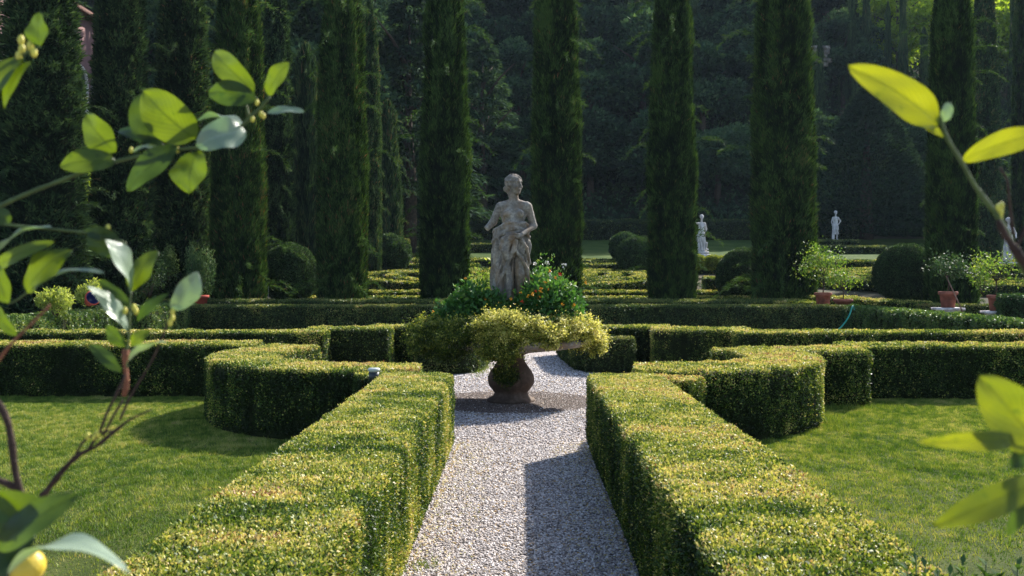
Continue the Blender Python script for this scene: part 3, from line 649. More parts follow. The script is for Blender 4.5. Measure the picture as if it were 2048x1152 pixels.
g = G(); n = 90000
x = (rng.random(n)-.5)*1.15*95; y = 72.5+rng.random(n)**1.3*45; x = x*y/95
lz = vn(x*.35, y*.35, 0, 31)*1.6*np.clip((y-73)/4, 0, 1)
nn = np.tile(np.array((0, -.6, .8)), (n, 1)); leaves(g, np.stack([x, y, ground(y)+lz*rng.random(n)**.3+.05], -1), rv(n)+np.array((0, 0, .4)), nn+rng.normal(size=(n, 3))*.5, .42*(.6+.8*rng.random(n)), .2, np.clip(.25+.3*lz/1.6+.15*rng.normal(size=n), 0, 1))
tag(g.build('undergrowth', M['far']), 'dark leafy undergrowth covering the wooded hillside between the trunks', 'undergrowth', kind='stuff')
g = G(); n = 26000; u = rng.random(n); a = rng.random(n)*2*PI; rr = 4.6*np.interp(u, [0, .25, .6, 1], [.9, 1, .62, .05])*(.82+.4*vn(np.cos(a)*2.4+5, np.sin(a)*2.4+5, u*7, 8))*(1-.15*rng.random(n)**2)
d = np.stack([np.cos(a), np.sin(a), .4+0*a], -1); leaves(g, np.stack([np.cos(a)*rr, np.sin(a)*rr, u*10.5+.2], -1), d+rng.normal(size=(n, 3))*.6, d+rng.normal(size=(n, 3))*.5, .32*(.6+.8*rng.random(n)), .12, np.clip(.22+.15*rng.normal(size=n), 0, 1))
yw = empty('yew_tree', (W(1738, 500, 71)[0], 71.5, float(ground(71.5))), 0, 'massive dark conical yew behind the marble figure with a hand on its hip', 'yew'); g.build('crown', M['far'], yw)
t = G(); tube(t, [(0, 0, -.5), (0, 0, 4), (0, 0, 9)], [.5, .35, .08], 10); t.build('trunk', M['bark'], yw)
# ------------------------------------------------------------------ villa on the left
def mkm(name, c, **k): M[name] = plain(name, c, **k); return M[name]
mkm('pink_wall', (.17, .095, .09), var=.22, scale=1.2, bump=.2, bscale=12, rough=.9); mkm('red_wall', (.32, .06, .04), var=.25, scale=1.5, rough=.9); mkm('ochre', (.55, .25, .05), var=.2, scale=1.5, rough=.9)
mkm('buff_wall', (.42, .36, .28), var=.2, scale=1, rough=.9); mkm('roof_tile', (.12, .06, .045), var=.3, scale=6, bump=.5, bscale=20, rough=.9); mkm('dark_glass', (.02, .025, .03), rough=.15, spec=.6, var=.1); mkm('trim_stone', (.5, .46, .42), var=.15, rough=.85)
FX = -21.7
root = empty('villa', (FX, 46, float(ground(46))), 0, 'pink and red walled villa glimpsed between the left cypresses, with arched upper windows', 'villa')
z0 = -float(ground(46))-.2
def at(z): return z-float(ground(46))
y0, y1 = -16, 15
g = G(); box(g, -9, 0, y0, y1, at(7.5), at(14.5)); g.build('upper_wall', M['pink_wall'], root)
g = G(); box(g, -9, 0, y0, y1, at(-.5), at(6.1)); g.build('lower_wall', M['buff_wall'], root)
g = G(); box(g, -9, .03, y0, y1, at(6.45), at(7.2)); g.build('red_band', M['red_wall'], root)
g = G(); box(g, -9, .05, y0, y1, at(6.1), at(6.45)); g.build('ochre_band', M['ochre'], root)
g = G(); box(g, -9, .3, y0-.05, y1+.05, at(7.2), at(7.5)); g.build('cornice', M['roof_tile'], root)
g = G(); box(g, -9.2, .45, y0-.3, y1+.3, at(14.5), at(14.75))
g.add([(.5, y0-.4, at(14.76)), (.5, y1+.4, at(14.76)), (-9.3, y0-.4, at(14.76)), (-9.3, y1+.4, at(14.76)), (-4.4, y0+3, at(16.8)), (-4.4, y1-3, at(16.8))], [(0, 1, 5, 4), (3, 2, 4, 5)]); g.add([(.5, y0-.4, at(14.76)), (-9.3, y0-.4, at(14.76)), (-4.4, y0+3, at(16.8)), (.5, y1+.4, at(14.76)), (-9.3, y1+.4, at(14.76)), (-4.4, y1-3, at(16.8))], [(0, 2, 1), (3, 4, 5)])
g.build('roof', M['roof_tile'], root)
for k in range(14):
    yc = y0+1.2+k*2.2
    g = G(); w_ = .62; aa = np.linspace(0, PI, 11)
    out = [(yc-w_, at(9.0)), (yc+w_, at(9.0))]+[(yc+w_*math.cos(q), at(11.2)+w_*math.sin(q)) for q in aa]
    V = [(.06, a_, b_) for a_, b_ in out]+[(-.2, a_, b_) for a_, b_ in out]; n_ = len(out)
    g.add(V, [list(range(n_))], 0); g.add(np.array(V), [(i, (i+1) % n_, n_+(i+1) % n_, n_+i) for i in range(n_)], 0)
    wd = g.build('window', M['dark_glass'], root)
    g = G(); box(g, 0.002, .16, yc-w_-.2, yc-w_, at(8.9), at(11.2)); box(g, 0.002, .16, yc+w_, yc+w_+.2, at(8.9), at(11.2)); box(g, .003, .2, yc-w_-.3, yc+w_+.3, at(8.7), at(8.9))
    tube(g, [(.08, yc+(w_+.1)*math.cos(q), at(11.2)+(w_+.1)*math.sin(q)) for q in aa], .1, 6); g.build('frame', M['trim_stone'], wd)
for k in range(5):
    yc = y0+2.2+k*6.2; g = G(); aa = np.linspace(0, PI, 13); w_ = 1.3
    out = [(yc-w_, at(1.3)), (yc+w_, at(1.3))]+[(yc+w_*math.cos(q), at(4.3)+w_*math.sin(q)) for q in aa]
    V = [(.04, a_, b_) for a_, b_ in out]+[(-.2, a_, b_) for a_, b_ in out]; n_ = len(out)
    g.add(V, [list(range(n_))], 0); g.add(np.array(V), [(i, (i+1) % n_, n_+(i+1) % n_, n_+i) for i in range(n_)], 0); g.build('door', M['dark_glass'], root)
# small stone terrace wall up the hill
g = G(); rb = np.random.default_rng(3)
for r0 in range(5):
    xx = 0
    while xx < 1.9:
        wq = .35+.4*rb.random(); box(g, xx, xx+wq-.03, -.2-.03*rb.random(), .2, r0*.36, r0*.36+.33); xx += wq
c = W(1606, 108, 86); o = g.build('terrace_wall', M['stone']); o.location = (c[0], 85.5, c[2]-1.2); tag(o, 'small pale dry stone terrace wall up on the wooded hill', 'stone wall')
tag(sheet('path', np.linspace(-7.9, -6.0, 3)-1.6, np.linspace(50, 71, 12), lambda X, Y: ground(Y)+.03, M['gravel']))

# ------------------------------------------------------------------ bushes and small plants
def bush(name, label, c, r, n, mat, L, cat='shrub', group=None, top=.5, lumps=6, seed=0, aspect=.45, stems=True, upd=.4, flowers=None, parent=None, droop=0, jit=.8, zmin=0.):
    """lumpy shrub: c base centre, r (rx,ry,rz)"""
    r_ = np.random.default_rng(seed+11); g = G(); r = np.array(r, float)
    per = n//lumps; ctrs = []
    for k in range(lumps):
        if lumps == 1: q = np.zeros(3); s = 1
        else:
            q = nrm(r_.normal(size=3)); q[2] = abs(q[2]); q = q*r*(.25+.45*r_.random()); s = .42+.25*r_.random()
        ctrs.append(q); d = nrm(r_.normal(size=(per, 3)))
        b = vn(d[:, 0]*3+5, d[:, 1]*3+5, d[:, 2]*3+5, seed+k)
        P = q+np.array((0, 0, r[2]*.5))+d*r*s*((.65+.5*b)*(1-.5*r_.random(per)**2))[:, None]
        P[:, 2] = np.maximum(P[:, 2], zmin)
        D = nrm(d*.7+r_.normal(size=(per, 3))*jit+np.array((0, 0, upd-droop))); NN = nrm(d+np.array((0, 0, .4))+r_.normal(size=(per, 3))*.7)
        l = L*(.6+.7*r_.random(per)); leaves(g, P, D, NN, l, l*aspect, np.clip(top+.35*(b-.5)+.15*d[:, 2]+r_.normal(size=per)*.14, 0, 1))
    o = g.build(name if not parent else 'foliage', M[mat], parent); root = o
    if not parent: o.location = c; tag(o, label, cat, group)
    if stems:
        t = G()
        for q in ctrs:
            e = q+np.array((0, 0, r[2]*.5)); tube(t, [(e[0]*.1, e[1]*.1, -.02), (e[0]*.5, e[1]*.5, e[2]*.5), e], [.012, .008, .004], 5)
        t.build('stem', M['bark'], parent or o)
    if flowers:
        for fm, cnt, fs in flowers:
            for k in range(cnt):
                d = nrm(r_.normal(size=3)); d[2] = abs(d[2])*.9+.1; d[1] = -abs(d[1]); q = ctrs[k % lumps]
                p = q+np.array((0, 0, r[2]*.5))+nrm(d)*r*(.55+.12*r_.random())
                f = G(); m = 14; dd = nrm(r_.normal(size=(m, 3))+np.array((0, -.3, .8))); leaves(f, p+dd*fs*.45, rv(m), dd, fs*.6, fs*.5, .5, bend=0)
                e = dd[:0]
                f.build('flower', M[fm], parent or o)
    return root
# ------------------------------------------------------------------ stone bowl with its planting
bz = .80
root = empty('stone_bowl', (BX, BY, 0), 0, 'big round stone bowl planter on a bulging baluster foot in the middle of the path', 'stone bowl')
g = G(); lathe(g, [(.0, .0), (.31, .0), (.315, .035), (.27, .06), (.23, .085), (.215, .12), (.245, .16), (.285, .21), (.305, .27), (.30, .33), (.27, .40), (.225, .46), (.185, .52), (.165, .57), (.17, .61), (.22, .63)], n=40, wob=.02)
g.build('pedestal', M['stone_brown'], root, smooth=True)
g = G(); lathe(g, [(.15, .618), (.24, .64), (.45, .665), (.75, .70), (.96, .735), (1.03, .755), (1.065, .78), (1.07, .81), (1.05, .835), (1.0, .84), (.96, .82), (.9, .78), (.5, .76), (0.01, .76)], n=64, wob=.015)
g.build('basin', M['stone'], root, smooth=True)
g = G(); lathe(g, [(.9, .79), (.6, .86), (.3, .90), (.01, .92)], n=32, wob=.05); o = g.build('planting_soil', M['soil']); o.location = (BX, BY, 0); tag(o, 'dark soil filling the stone bowl under the shrubs', 'soil')
o.parent = root; o.location = (0, 0, 0); del o['category']; del o['label']
def bpx(px, py, Y): return W(px, py, Y)
GG = 'golden trailing shrubs spilling over the bowl rim'
def trailing(label, mounds, n, top, seed):
    """one shrub of several mounds hanging over the rim; mounds: (px,py,Y,rx,ry,rz,share)"""
    r_ = np.random.default_rng(seed); g = G(); t = G()
    for (px, py, Y, rx, ry, rz, sh, tp) in mounds:
        c = W(px, py+7, Y); rz = rz*.9; m = int(n*sh*.8); d = nrm(r_.normal(size=(m, 3)))
        b = vn(d[:, 0]*3.5+5, d[:, 1]*3.5+5, d[:, 2]*3.5+5, seed+int(px))
        P = c+d*np.array((rx, ry, rz))*((.45+.85*b)*(1-.55*r_.random(m)**2))[:, None]
        P += nrm(d+np.array((0, 0, .3)))*(vn(d[:, 0]*14+9, d[:, 1]*14+9, d[:, 2]*14+9, seed) > .74)[:, None]*(.10*r_.random(m))[:, None]
        D = nrm(d*.8+r_.normal(size=(m, 3))*.8+np.array((0, 0, -.1))); NN = nrm(d+np.array((.1, 0, .5))+r_.normal(size=(m, 3))*.7)
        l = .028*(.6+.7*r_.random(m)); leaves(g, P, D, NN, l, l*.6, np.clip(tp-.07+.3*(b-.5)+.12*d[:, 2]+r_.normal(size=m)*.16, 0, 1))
        for k in range(9):
            e = c+nrm(r_.normal(size=3))*np.array((rx, ry, rz))*.7; s0 = np.array((BX+(c[0]-BX)*.6, BY+(c[1]-BY)*.6, .84)); tube(t, [s0, (s0+e)/2+np.array((0, 0, .06)), e], [.008, .005, .003], 4)
    o = g.build('trailing_shrub', M['gold']); t.build('stem', M['bark'], o)
    return tag(o, label, 'shrub', GG)
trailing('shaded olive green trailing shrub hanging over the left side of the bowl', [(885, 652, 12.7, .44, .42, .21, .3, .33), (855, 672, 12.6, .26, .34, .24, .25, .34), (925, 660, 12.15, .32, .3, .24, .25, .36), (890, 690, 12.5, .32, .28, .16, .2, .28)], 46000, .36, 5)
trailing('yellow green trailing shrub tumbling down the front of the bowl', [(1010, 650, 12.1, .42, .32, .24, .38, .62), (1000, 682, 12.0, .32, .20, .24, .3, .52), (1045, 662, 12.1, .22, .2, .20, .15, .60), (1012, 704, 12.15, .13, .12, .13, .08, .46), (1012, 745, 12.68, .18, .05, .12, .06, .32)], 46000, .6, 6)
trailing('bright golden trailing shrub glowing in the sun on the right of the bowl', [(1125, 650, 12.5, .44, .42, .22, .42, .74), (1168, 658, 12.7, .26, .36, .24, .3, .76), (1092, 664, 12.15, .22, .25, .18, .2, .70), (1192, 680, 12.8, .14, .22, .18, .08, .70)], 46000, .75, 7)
LA = 'orange flowered lantana bushes round the statue'
bush('lantana_bush', 'lantana bush at the left foot of the statue with a few orange flowers', (W(958, 600, 13)[0], 12.75, .84), (.50, .44, .46), 6500, 'lant', .065, 'flowering shrub', LA, .50, 14, 21, .55, flowers=[('orange', 9, .03)])
bush('lantana_bush', 'taller lantana bush at the right foot of the statue dotted with orange flowers', (W(1085, 600, 13)[0], 12.75, .84), (.54, .46, .60), 8000, 'lant', .065, 'flowering shrub', LA, .52, 16, 31, .55, flowers=[('orange', 26, .034), ('red', 5, .034)])
bush('leafy_shrub', 'light green leafy shrub rising behind the statue on the left', (W(955, 600, 13)[0], 13.45, .84), (.30, .3, .66), 1500, 'shrub', .055, 'shrub', None, .5, 9, 41, .5, jit=1.2)
bush('leafy_shrub', 'thin leafy shrub with white blossom rising behind the statue on the right', (W(1105, 600, 13)[0], 13.5, .84), (.30, .3, .72), 1500, 'lant', .05, 'shrub', None, .62, 7, 51, .5, flowers=[('white', 6, .045)])

# ------------------------------------------------------------------ statues (signed distance bodies meshed with surface nets)
def cap(P, a, b, ra, rb):
    a, b = np.array(a, float), np.array(b, float); d = b-a
    t = np.clip(((P-a)@d)/max(d@d, 1e-9), 0, 1); return np.linalg.norm(P-a-t[..., None]*d, axis=-1)-(ra+(rb-ra)*t)
def ell(P, c, r):
    r = np.array(r, float); q = (P-np.array(c, float))/r; k0 = np.linalg.norm(q, axis=-1); k1 = np.linalg.norm(q/r, axis=-1)
    return k0*(k0-1)/np.maximum(k1, 1e-6)
def smin(a, b, k):
    h = np.clip(.5+.5*(b-a)/k, 0, 1); return b+(a-b)*h-k*h*(1-h)
def smax(a, b, k): return -smin(-a, -b, k)
def nets(f, lo, hi, h):
    lo, hi = np.array(lo, float), np.array(hi, float); n = np.ceil((hi-lo)/h).astype(int)+1
    ax = [lo[i]+h*np.arange(n[i]) for i in range(3)]
    P = np.stack(np.meshgrid(*ax, indexing='ij'), -1); k = 3
    Dc = f(P[::k, ::k, ::k].reshape(-1, 3)).reshape(P[::k, ::k, ::k].shape[:3])
    D = np.repeat(np.repeat(np.repeat(Dc, k, 0), k, 1), k, 2)[:n[0], :n[1], :n[2]].copy()
    near = np.abs(D) < h*7.5; D[near] = f(P[near])
    s = D < 0; nx, ny, nz = n-1
    cs = sum(s[i:nx+i, j:ny+j, k:nz+k].astype(int) for i in (0, 1) for j in (0, 1) for k in (0, 1))
    act = (cs > 0) & (cs < 8); idx = -np.ones(act.shape, int); idx[act] = np.arange(act.sum())
    I = np.argwhere(act); acc = np.zeros((len(I), 3)); cnt = np.zeros(len(I))
    cor = [(i, j, k) for i in (0, 1) for j in (0, 1) for k in (0, 1)]
    for a_ in range(8):
        for b_ in range(a_+1, 8):
            A, B = np.array(cor[a_]), np.array(cor[b_])
            if np.abs(A-B).sum() != 1: continue
            da = D[tuple((I+A).T)]; db = D[tuple((I+B).T)]; c = (da < 0) != (db < 0)
            t = np.where(c, da/np.where(c, da-db, 1), 0); acc += np.where(c[:, None], A+(B-A)*t[:, None], 0); cnt += c
    V = lo+h*(I+acc/cnt[:, None]); Fs = []
    for ax_ in range(3):
        o1, o2 = [(1, 2), (2, 0), (0, 1)][ax_]
        sl = [slice(None)]*3; s0 = s.copy(); e = np.zeros(3, int); e[ax_] = 1
        A = s[tuple(slice(0, n[i]-e[i]) for i in range(3))]; B = s[tuple(slice(e[i], n[i]) for i in range(3))]
        E = np.argwhere(A != B); inn = A[tuple(E.T)]
        ok = (E[:, o1] > 0) & (E[:, o2] > 0) & (E[:, o1] < n[o1]-1) & (E[:, o2] < n[o2]-1); E, inn = E[ok], inn[ok]
        u = np.zeros(3, int); u[o1] = 1; v = np.zeros(3, int); v[o2] = 1
        q = np.stack([idx[tuple((E-u-v).T)], idx[tuple((E-v).T)], idx[tuple(E.T)], idx[tuple((E-u).T)]], -1)
        q = np.where(inn[:, None], q, q[:, ::-1]); Fs.append(q[(q >= 0).all(1)])
    return V, np.concatenate(Fs)
def rotz(P, a, c):
    c = np.array(c, float); Q = P-c; s, co_ = math.sin(a), math.cos(a)
    return np.stack([Q[:, 0]*co_+Q[:, 1]*s, -Q[:, 0]*s+Q[:, 1]*co_, Q[:, 2]], -1)
def head_sdf(P, c, yaw):
    Q = rotz(P, yaw, c)/1.12     # face looks to -y
    d = ell(Q, (0, .01, .03), (.078, .098, .092))
    d = smin(d, ell(Q, (0, -.030, -.045), (.055, .062, .072)), .035)
    d = smin(d, ell(Q, (0, -.065, -.098), (.024, .024, .020)), .02)            # chin
    d = smin(d, cap(Q, (0, -.088, .025), (0, -.112, -.022), .010, .014), .012)  # nose
    d = smin(d, cap(Q, (-.04, -.078, .034), (.04, -.078, .034), .012, .012), .016)   # brow
    for s in (-1, 1):
        d = smax(d, -ell(Q, (s*.031, -.098, .012), (.019, .016, .012)), .012)
        d = smin(d, ell(Q, (s*.031, -.079, .010), (.014, .012, .008)), .004)
        d = smin(d, ell(Q, (s*.040, -.062, -.030), (.022, .026, .022)), .02)
        d = smin(d, ell(Q, (s*.077, .005, .0), (.010, .020, .030)), .008)
    d = smin(d, ell(Q, (0, -.089, -.056), (.022, .012, .006)), .004)
    d = smin(d, ell(Q, (0, -.087, -.068), (.018, .012, .006)), .004)
    return d*1.12
def hair_sdf(P, c, yaw, bun=True):
    Q = rotz(P, yaw, c)/1.12; d = ell(Q, (0, .022, .040), (.090, .108, .086))
    d = smax(d, -ell(Q, (0, -.10, -.03), (.062, .075, .088)), .02)
    if bun: d = smin(d, ell(Q, (0, .115, -.03), (.050, .045, .05)), .03); d = smin(d, cap(Q, (.0, .11, -.05), (.03, .10, -.12), .035, .02), .02)
    n = vn(Q[:, 0]*45, Q[:, 1]*45, Q[:, 2]*45, 3); w_ = np.sin(Q[:, 2]*110+Q[:, 0]*60+4*n)
    return (d-.016*(n-.4)-.004*w_)*1.1
def body_main(P):
    d = ell(P, (0, .0, .93), (.165, .125, .15))
    d = smin(d, cap(P*np.array((1, 1.15, 1)), (0, 0, .98), (.03, .0, 1.20), .135, .122), .06)
    d = smin(d, ell(P, (.03, .01, 1.29), (.165, .105, .155)), .05)
    d = smin(d, cap(P, (-.13, .015, 1.405), (.195, .015, 1.415), .052, .052), .05)
    d = smin(d, cap(P, (.03, .015, 1.42), (.040, .0, 1.58), .064, .056), .05); d = smin(d, cap(P, (-.06, .03, 1.42), (.12, .03, 1.42), .055, .055), .06)
    for x in (-.050, .118): d = smin(d, ell(P, (x, -.082, 1.305), (.052, .050, .052)), .022); d = smin(d, ell(P, (x, -.132, 1.30), (.008, .008, .008)), .006)
    d = smin(d, ell(P, (.03, -.1, 1.12), (.06, .03, .09)), .05)
    d = smin(d, cap(P, (-.150, .015, 1.395), (-.235, .035, 1.20), .056, .047), .03)
    arm = smax(cap(P, (-.235, .035, 1.20), (-.36, -.02, 1.07), .046, .036), ((P-np.array((-.325, -.005, 1.11)))@np.array((-.72, -.32, -.62))), .006)
    d = smin(d, arm, .025)
    d = smin(d, cap(P, (.222, .015, 1.40), (.295, .04, 1.15), .056, .045), .03)
    d = smin(d, cap(P, (.295, .04, 1.15), (.14, -.20, 1.03), .044, .029), .025)
    d = smin(d, ell(P, (.095, -.222, 1.005), (.048, .026, .036)), .02)
    for i, (ex, ez, ln) in enumerate(((-.03, 1.008, .0), (-.045, .985, 0), (-.04, .960, 0), (-.015, .94, 0))):
        b = (.055-.010*i, -.236, 1.015-.018*i); m = ((b[0]+ex)/2-.002, -.252, (b[2]+ez)/2+.004)
        f = np.minimum(cap(P, b, m, .0115, .0105), cap(P, m, (ex, -.238, ez), .0105, .008)); d = smin(d, f, .006)
    d = smin(d, cap(P, (.10, -.235, 1.03), (.05, -.255, 1.045), .013, .009), .01)
    d = smin(d, cap(P, (.085, -.02, .90), (.115, -.10, .52), .098, .064), .05)
    d = smin(d, cap(P, (.115, -.10, .52), (.12, .0, .10), .060, .036), .03)
    d = smin(d, cap(P, (-.09, .0, .90), (-.11, -.03, .50), .10, .064), .05)
    d = smin(d, cap(P, (-.11, -.03, .50), (-.10, .04, .10), .058, .036), .03)
    for x, y in ((.125, -.02), (-.10, .02)): d = smin(d, cap(P, (x, y+.02, .045), (x+.01, y-.15, .025), .038, .028), .03)
    d = smin(d, head_sdf(P, (.045, -.015, 1.685), .75), .02)
    return d
def drape_main(P):
    x, y, z = P[:, 0], P[:, 1], P[:, 2]
    th = np.arctan2(y, x+.0); u = np.clip((1.12-z)/1.1, 0, 1)
    rx = np.interp(u, [0, .15, .5, 1], [.17, .235, .225, .20]); ry = np.interp(u, [0, .15, .5, 1], [.13, .165, .175, .17])
    cx = np.interp(u, [0, .5, 1], [.01, -.02, -.03]); q = np.hypot((x-cx)/rx, y/ry)
    fold = .018*np.sin(th*9+z*7+2.2*vn(x*6, y*6, z*3, 8))+.011*np.sin(th*19-z*9+3)+.02*(vn(th*3+9, z*2.2, 0, 5)-.5)
    d = (q-1)*np.minimum(rx, ry)-fold*np.clip(u*5, .15, 1)*1.05
    d = smax(d, z-1.10-.25*(x*.35)-.012*np.sin(x*40), .02)
    d = smax(d, .02-z, .01)
    # the opening over the bare leg
    edge = .02+.10*np.clip((.72-z)/.5, 0, 1)
    cut = np.maximum.reduce([z-(.80-np.abs(x-.12)*.9), -(x-(.035-.09*np.clip((.70-z)/.5, 0, 1)*0)), x-(.185-.0*z), y+.0])
    d = smax(d, -cut, .018)
    # twisted roll at the hips
    for k, (dz, rr) in enumerate(((0, .030), (-.048, .030), (.034, .020), (-.090, .022))):
        a = np.linspace(-PI*1.08, PI*.08, 14); pts = [(.0+(.205+.010*k)*math.cos(q_), (.145+.006*k)*math.sin(q_), 1.06+dz+.085*math.sin(-q_)+.035*math.cos(q_)+.012*math.sin(q_*5+k*2)) for q_ in a]
        for a0, a1 in zip(pts[:-1], pts[1:]): d = smin(d, cap(P, a0, a1, rr, rr), .012)
    # bunched cloth falling from the hand
    for pts, rr in ((((.04, -.18, 1.02), (-.04, -.195, .93), (-.075, -.195, .82), (-.035, -.195, .70)), (.035, .048, .052, .030)),
                    (((-.02, -.19, 1.03), (-.10, -.195, .96), (-.125, -.19, .86)), (.025, .034, .028)),
                    (((.05, -.185, .95), (.02, -.20, .80), (-.06, -.19, .60), (-.15, -.165, .40)), (.022, .026, .024, .018)),
                    (((.07, -.17, .95), (.06, -.19, .82), (.15, -.165, .70), (.215, -.11, .58), (.23, -.07, .40)), (.025, .02, .022, .02, .02)),
                    (((.12, -.15, .98), (.20, -.12, .86), (.245, -.05, .66)), (.02, .022, .02)),
                    (((-.16, -.13, 1.0), (-.10, -.17, .70), (-.19, -.13, .45)), (.016, .014, .016)),
                    (((-.02, -.18, .60), (-.04, -.17, .35), (-.05, -.17, .1)), (.02, .022, .025)),
                    (((-.12, -.16, .50), (-.13, -.16, .30), (-.15, -.15, .06)), (.018, .02, .02))):
        for a0, a1, r0, r1 in zip(pts[:-1], pts[1:], rr[:-1], rr[1:]): d = smin(d, cap(P, a0, a1, r0, r1), .018)
    return d
def statue(loc, rz, label, sc_, bodyf, drapef, hairf, mat, h, plinth=None, group=None):
    b = (-.5, -.42, -.01), (.5, .42, 1.95)
    V, Fq = nets(bodyf, *b, h); V = V+.0015*(vn(V[:, 0]*60, V[:, 1]*60, V[:, 2]*60, 2)-.5)[:, None]*2
    o = mk('statue', V, [Fq], M[mat], smooth=True)
    for nm, f in (('drapery', drapef), ('hair', hairf)):
        if f: V, Fq = nets(f, *b, h); mk(nm, V, [Fq], M[mat], parent=o, smooth=True)
    if plinth:
        g = G()
        for (hw, z0_, z1_) in plinth: box(g, -hw, hw, -hw, hw, z0_, z1_)
        g.build('plinth', M[mat], o)
    o.location = loc; o.rotation_euler = (0, 0, rz); o.scale = (sc_, sc_, sc_)
    return tag(o, label, 'statue', group)
statue((BX, BY, 1.145), 0, 'half draped stone woman with a broken right arm standing among flowers on the bowl', 1.0, body_main, drape_main, lambda P: hair_sdf(P, (.045, -.015, 1.685), .75), 'stone', .0085,
       [(.24, -.05, .0), (.20, -.33, -.052)])
# the smaller marble figures far behind
def fig(arms, lean=0, yaw=0):
    def f(P):
        d = smin(ell(P, (0, 0, .95), (.16, .12, .15)), cap(P, (0, 0, 1.0), (.02, 0, 1.25), .115, .11), .06)
        d = smin(d, ell(P, (.01, 0, 1.32), (.15, .10, .14)), .05); d = smin(d, cap(P, (-.15, 0, 1.42), (.16, 0, 1.42), .05, .05), .05); d = smin(d, cap(P, (.01, 0, 1.42), (.01, -.01, 1.62), .055, .048), .03)
        for (s, e, w_) in arms: d = smin(d, cap(P, s, e, .052, .042), .03); d = smin(d, cap(P, e, w_, .042, .028), .02); d = smin(d, ell(P, w_, (.04, .035, .045)), .02)
        for s in (-1, 1): d = smin(d, cap(P, (s*.08, 0, .9), (s*.09, -.03-.03*s, .5), .095, .06), .05); d = smin(d, cap(P, (s*.09, -.03-.03*s, .5), (s*.09, .02, .08), .057, .036), .03); d = smin(d, cap(P, (s*.09, .02, .045), (s*.10, -.13, .03), .04, .03), .02)
        return smin(d, head_sdf(P, (.01, -.01, 1.73), yaw), .02)
    return f
def gown(z0_, z1_, wx, seed, open_=False, prop=None):
    def f(P):
        x, y, z = P[:, 0], P[:, 1], P[:, 2]; th = np.arctan2(y, x); u = np.clip((z1_-z)/(z1_-z0_), 0, 1)
        rx = np.interp(u, [0, .3, .5, 1], [.155, .135, wx*.95, wx]); ry = np.interp(u, [0, .3, .5, 1], [.13, .13, .165, .18])
        d = (np.hypot(x/rx, y/ry)-1)*.14-.035*np.sin(th*7+z*6+3*vn(x*5, y*5, z*3, seed))*np.clip(u*2, .3, 1)-.03*(vn(th*2+9, z*5, 0, seed)-.5)
        d = smax(d, z-z1_+.3*x, .02); d = smax(d, z0_-z, .01)
        if open_: d = smax(d, -np.maximum.reduce([z-.62, x-.16, -x-.02, y+.02]), .02)
        if prop:
            for a0, a1, r0, r1 in prop: d = smin(d, cap(P, a0, a1, r0, r1), .03)
        return d
    return f
hr = lambda yaw: (lambda P: hair_sdf(P, (.01, -.01, 1.73), yaw, False))
MG = 'pale marble figures before the wood'
c = W(1403, 503, 54); s_ = (503-430)*54/F/1.84
o = statue(c, .1, 'pale marble figure raising an arm beside a cypress, an animal at its feet', s_, fig((((-.17, 0, 1.4), (-.33, -.05, 1.42), (-.36, -.08, 1.62)), ((.18, 0, 1.4), (.25, .0, 1.15), (.20, -.1, .98)))), gown(.03, 1.28, .19, 4, prop=(((.16, -.02, .05), (.22, -.05, .25), .09, .06), ((.22, -.05, .25), (.25, -.1, .42), .05, .045), ((.2, -.1, .12), (.28, -.16, .1), .05, .04), ((-.16, 0, .1), (-.2, 0, .8), .05, .06))), hr(-.3), 'marble', .02,
           [(.30, -.14, 0), (.36, -.30, -.142), (.27, -1.6, -.302)], MG)
c = W(1671, 480, 66); s_ = (480-422)*66/F/1.84
statue(c, 0, 'pale marble figure with one hand on its hip above the tiered dark hedge', s_, fig((((-.17, 0, 1.4), (-.25, .0, 1.15), (-.22, -.08, .92)), ((.18, 0, 1.4), (.33, .03, 1.20), (.20, -.03, 1.02)))), gown(.35, 1.40, .17, 6, True, (((-.15, .05, .05), (-.14, .03, .8), .08, .06),)), hr(.1), 'marble', .02, [(.3, -.14, 0), (.25, -1.2, -.142)], MG)
c = W(2017, 524, 46); s_ = (524-436)*46/F/1.84
statue(c, -.2, 'pale marble figure at the right edge, partly behind a lemon branch', s_, fig((((-.17, 0, 1.4), (-.28, -.03, 1.22), (-.12, -.14, 1.42)), ((.18, 0, 1.4), (.28, -.0, 1.2), (.26, -.12, 1.02)))), gown(.05, 1.25, .18, 9, prop=(((.16, -.02, .05), (.20, -.02, .5), .07, .05),)), hr(.5), 'marble', .02, [(.3, -.14, 0), (.25, -1.2, -.142)], MG)

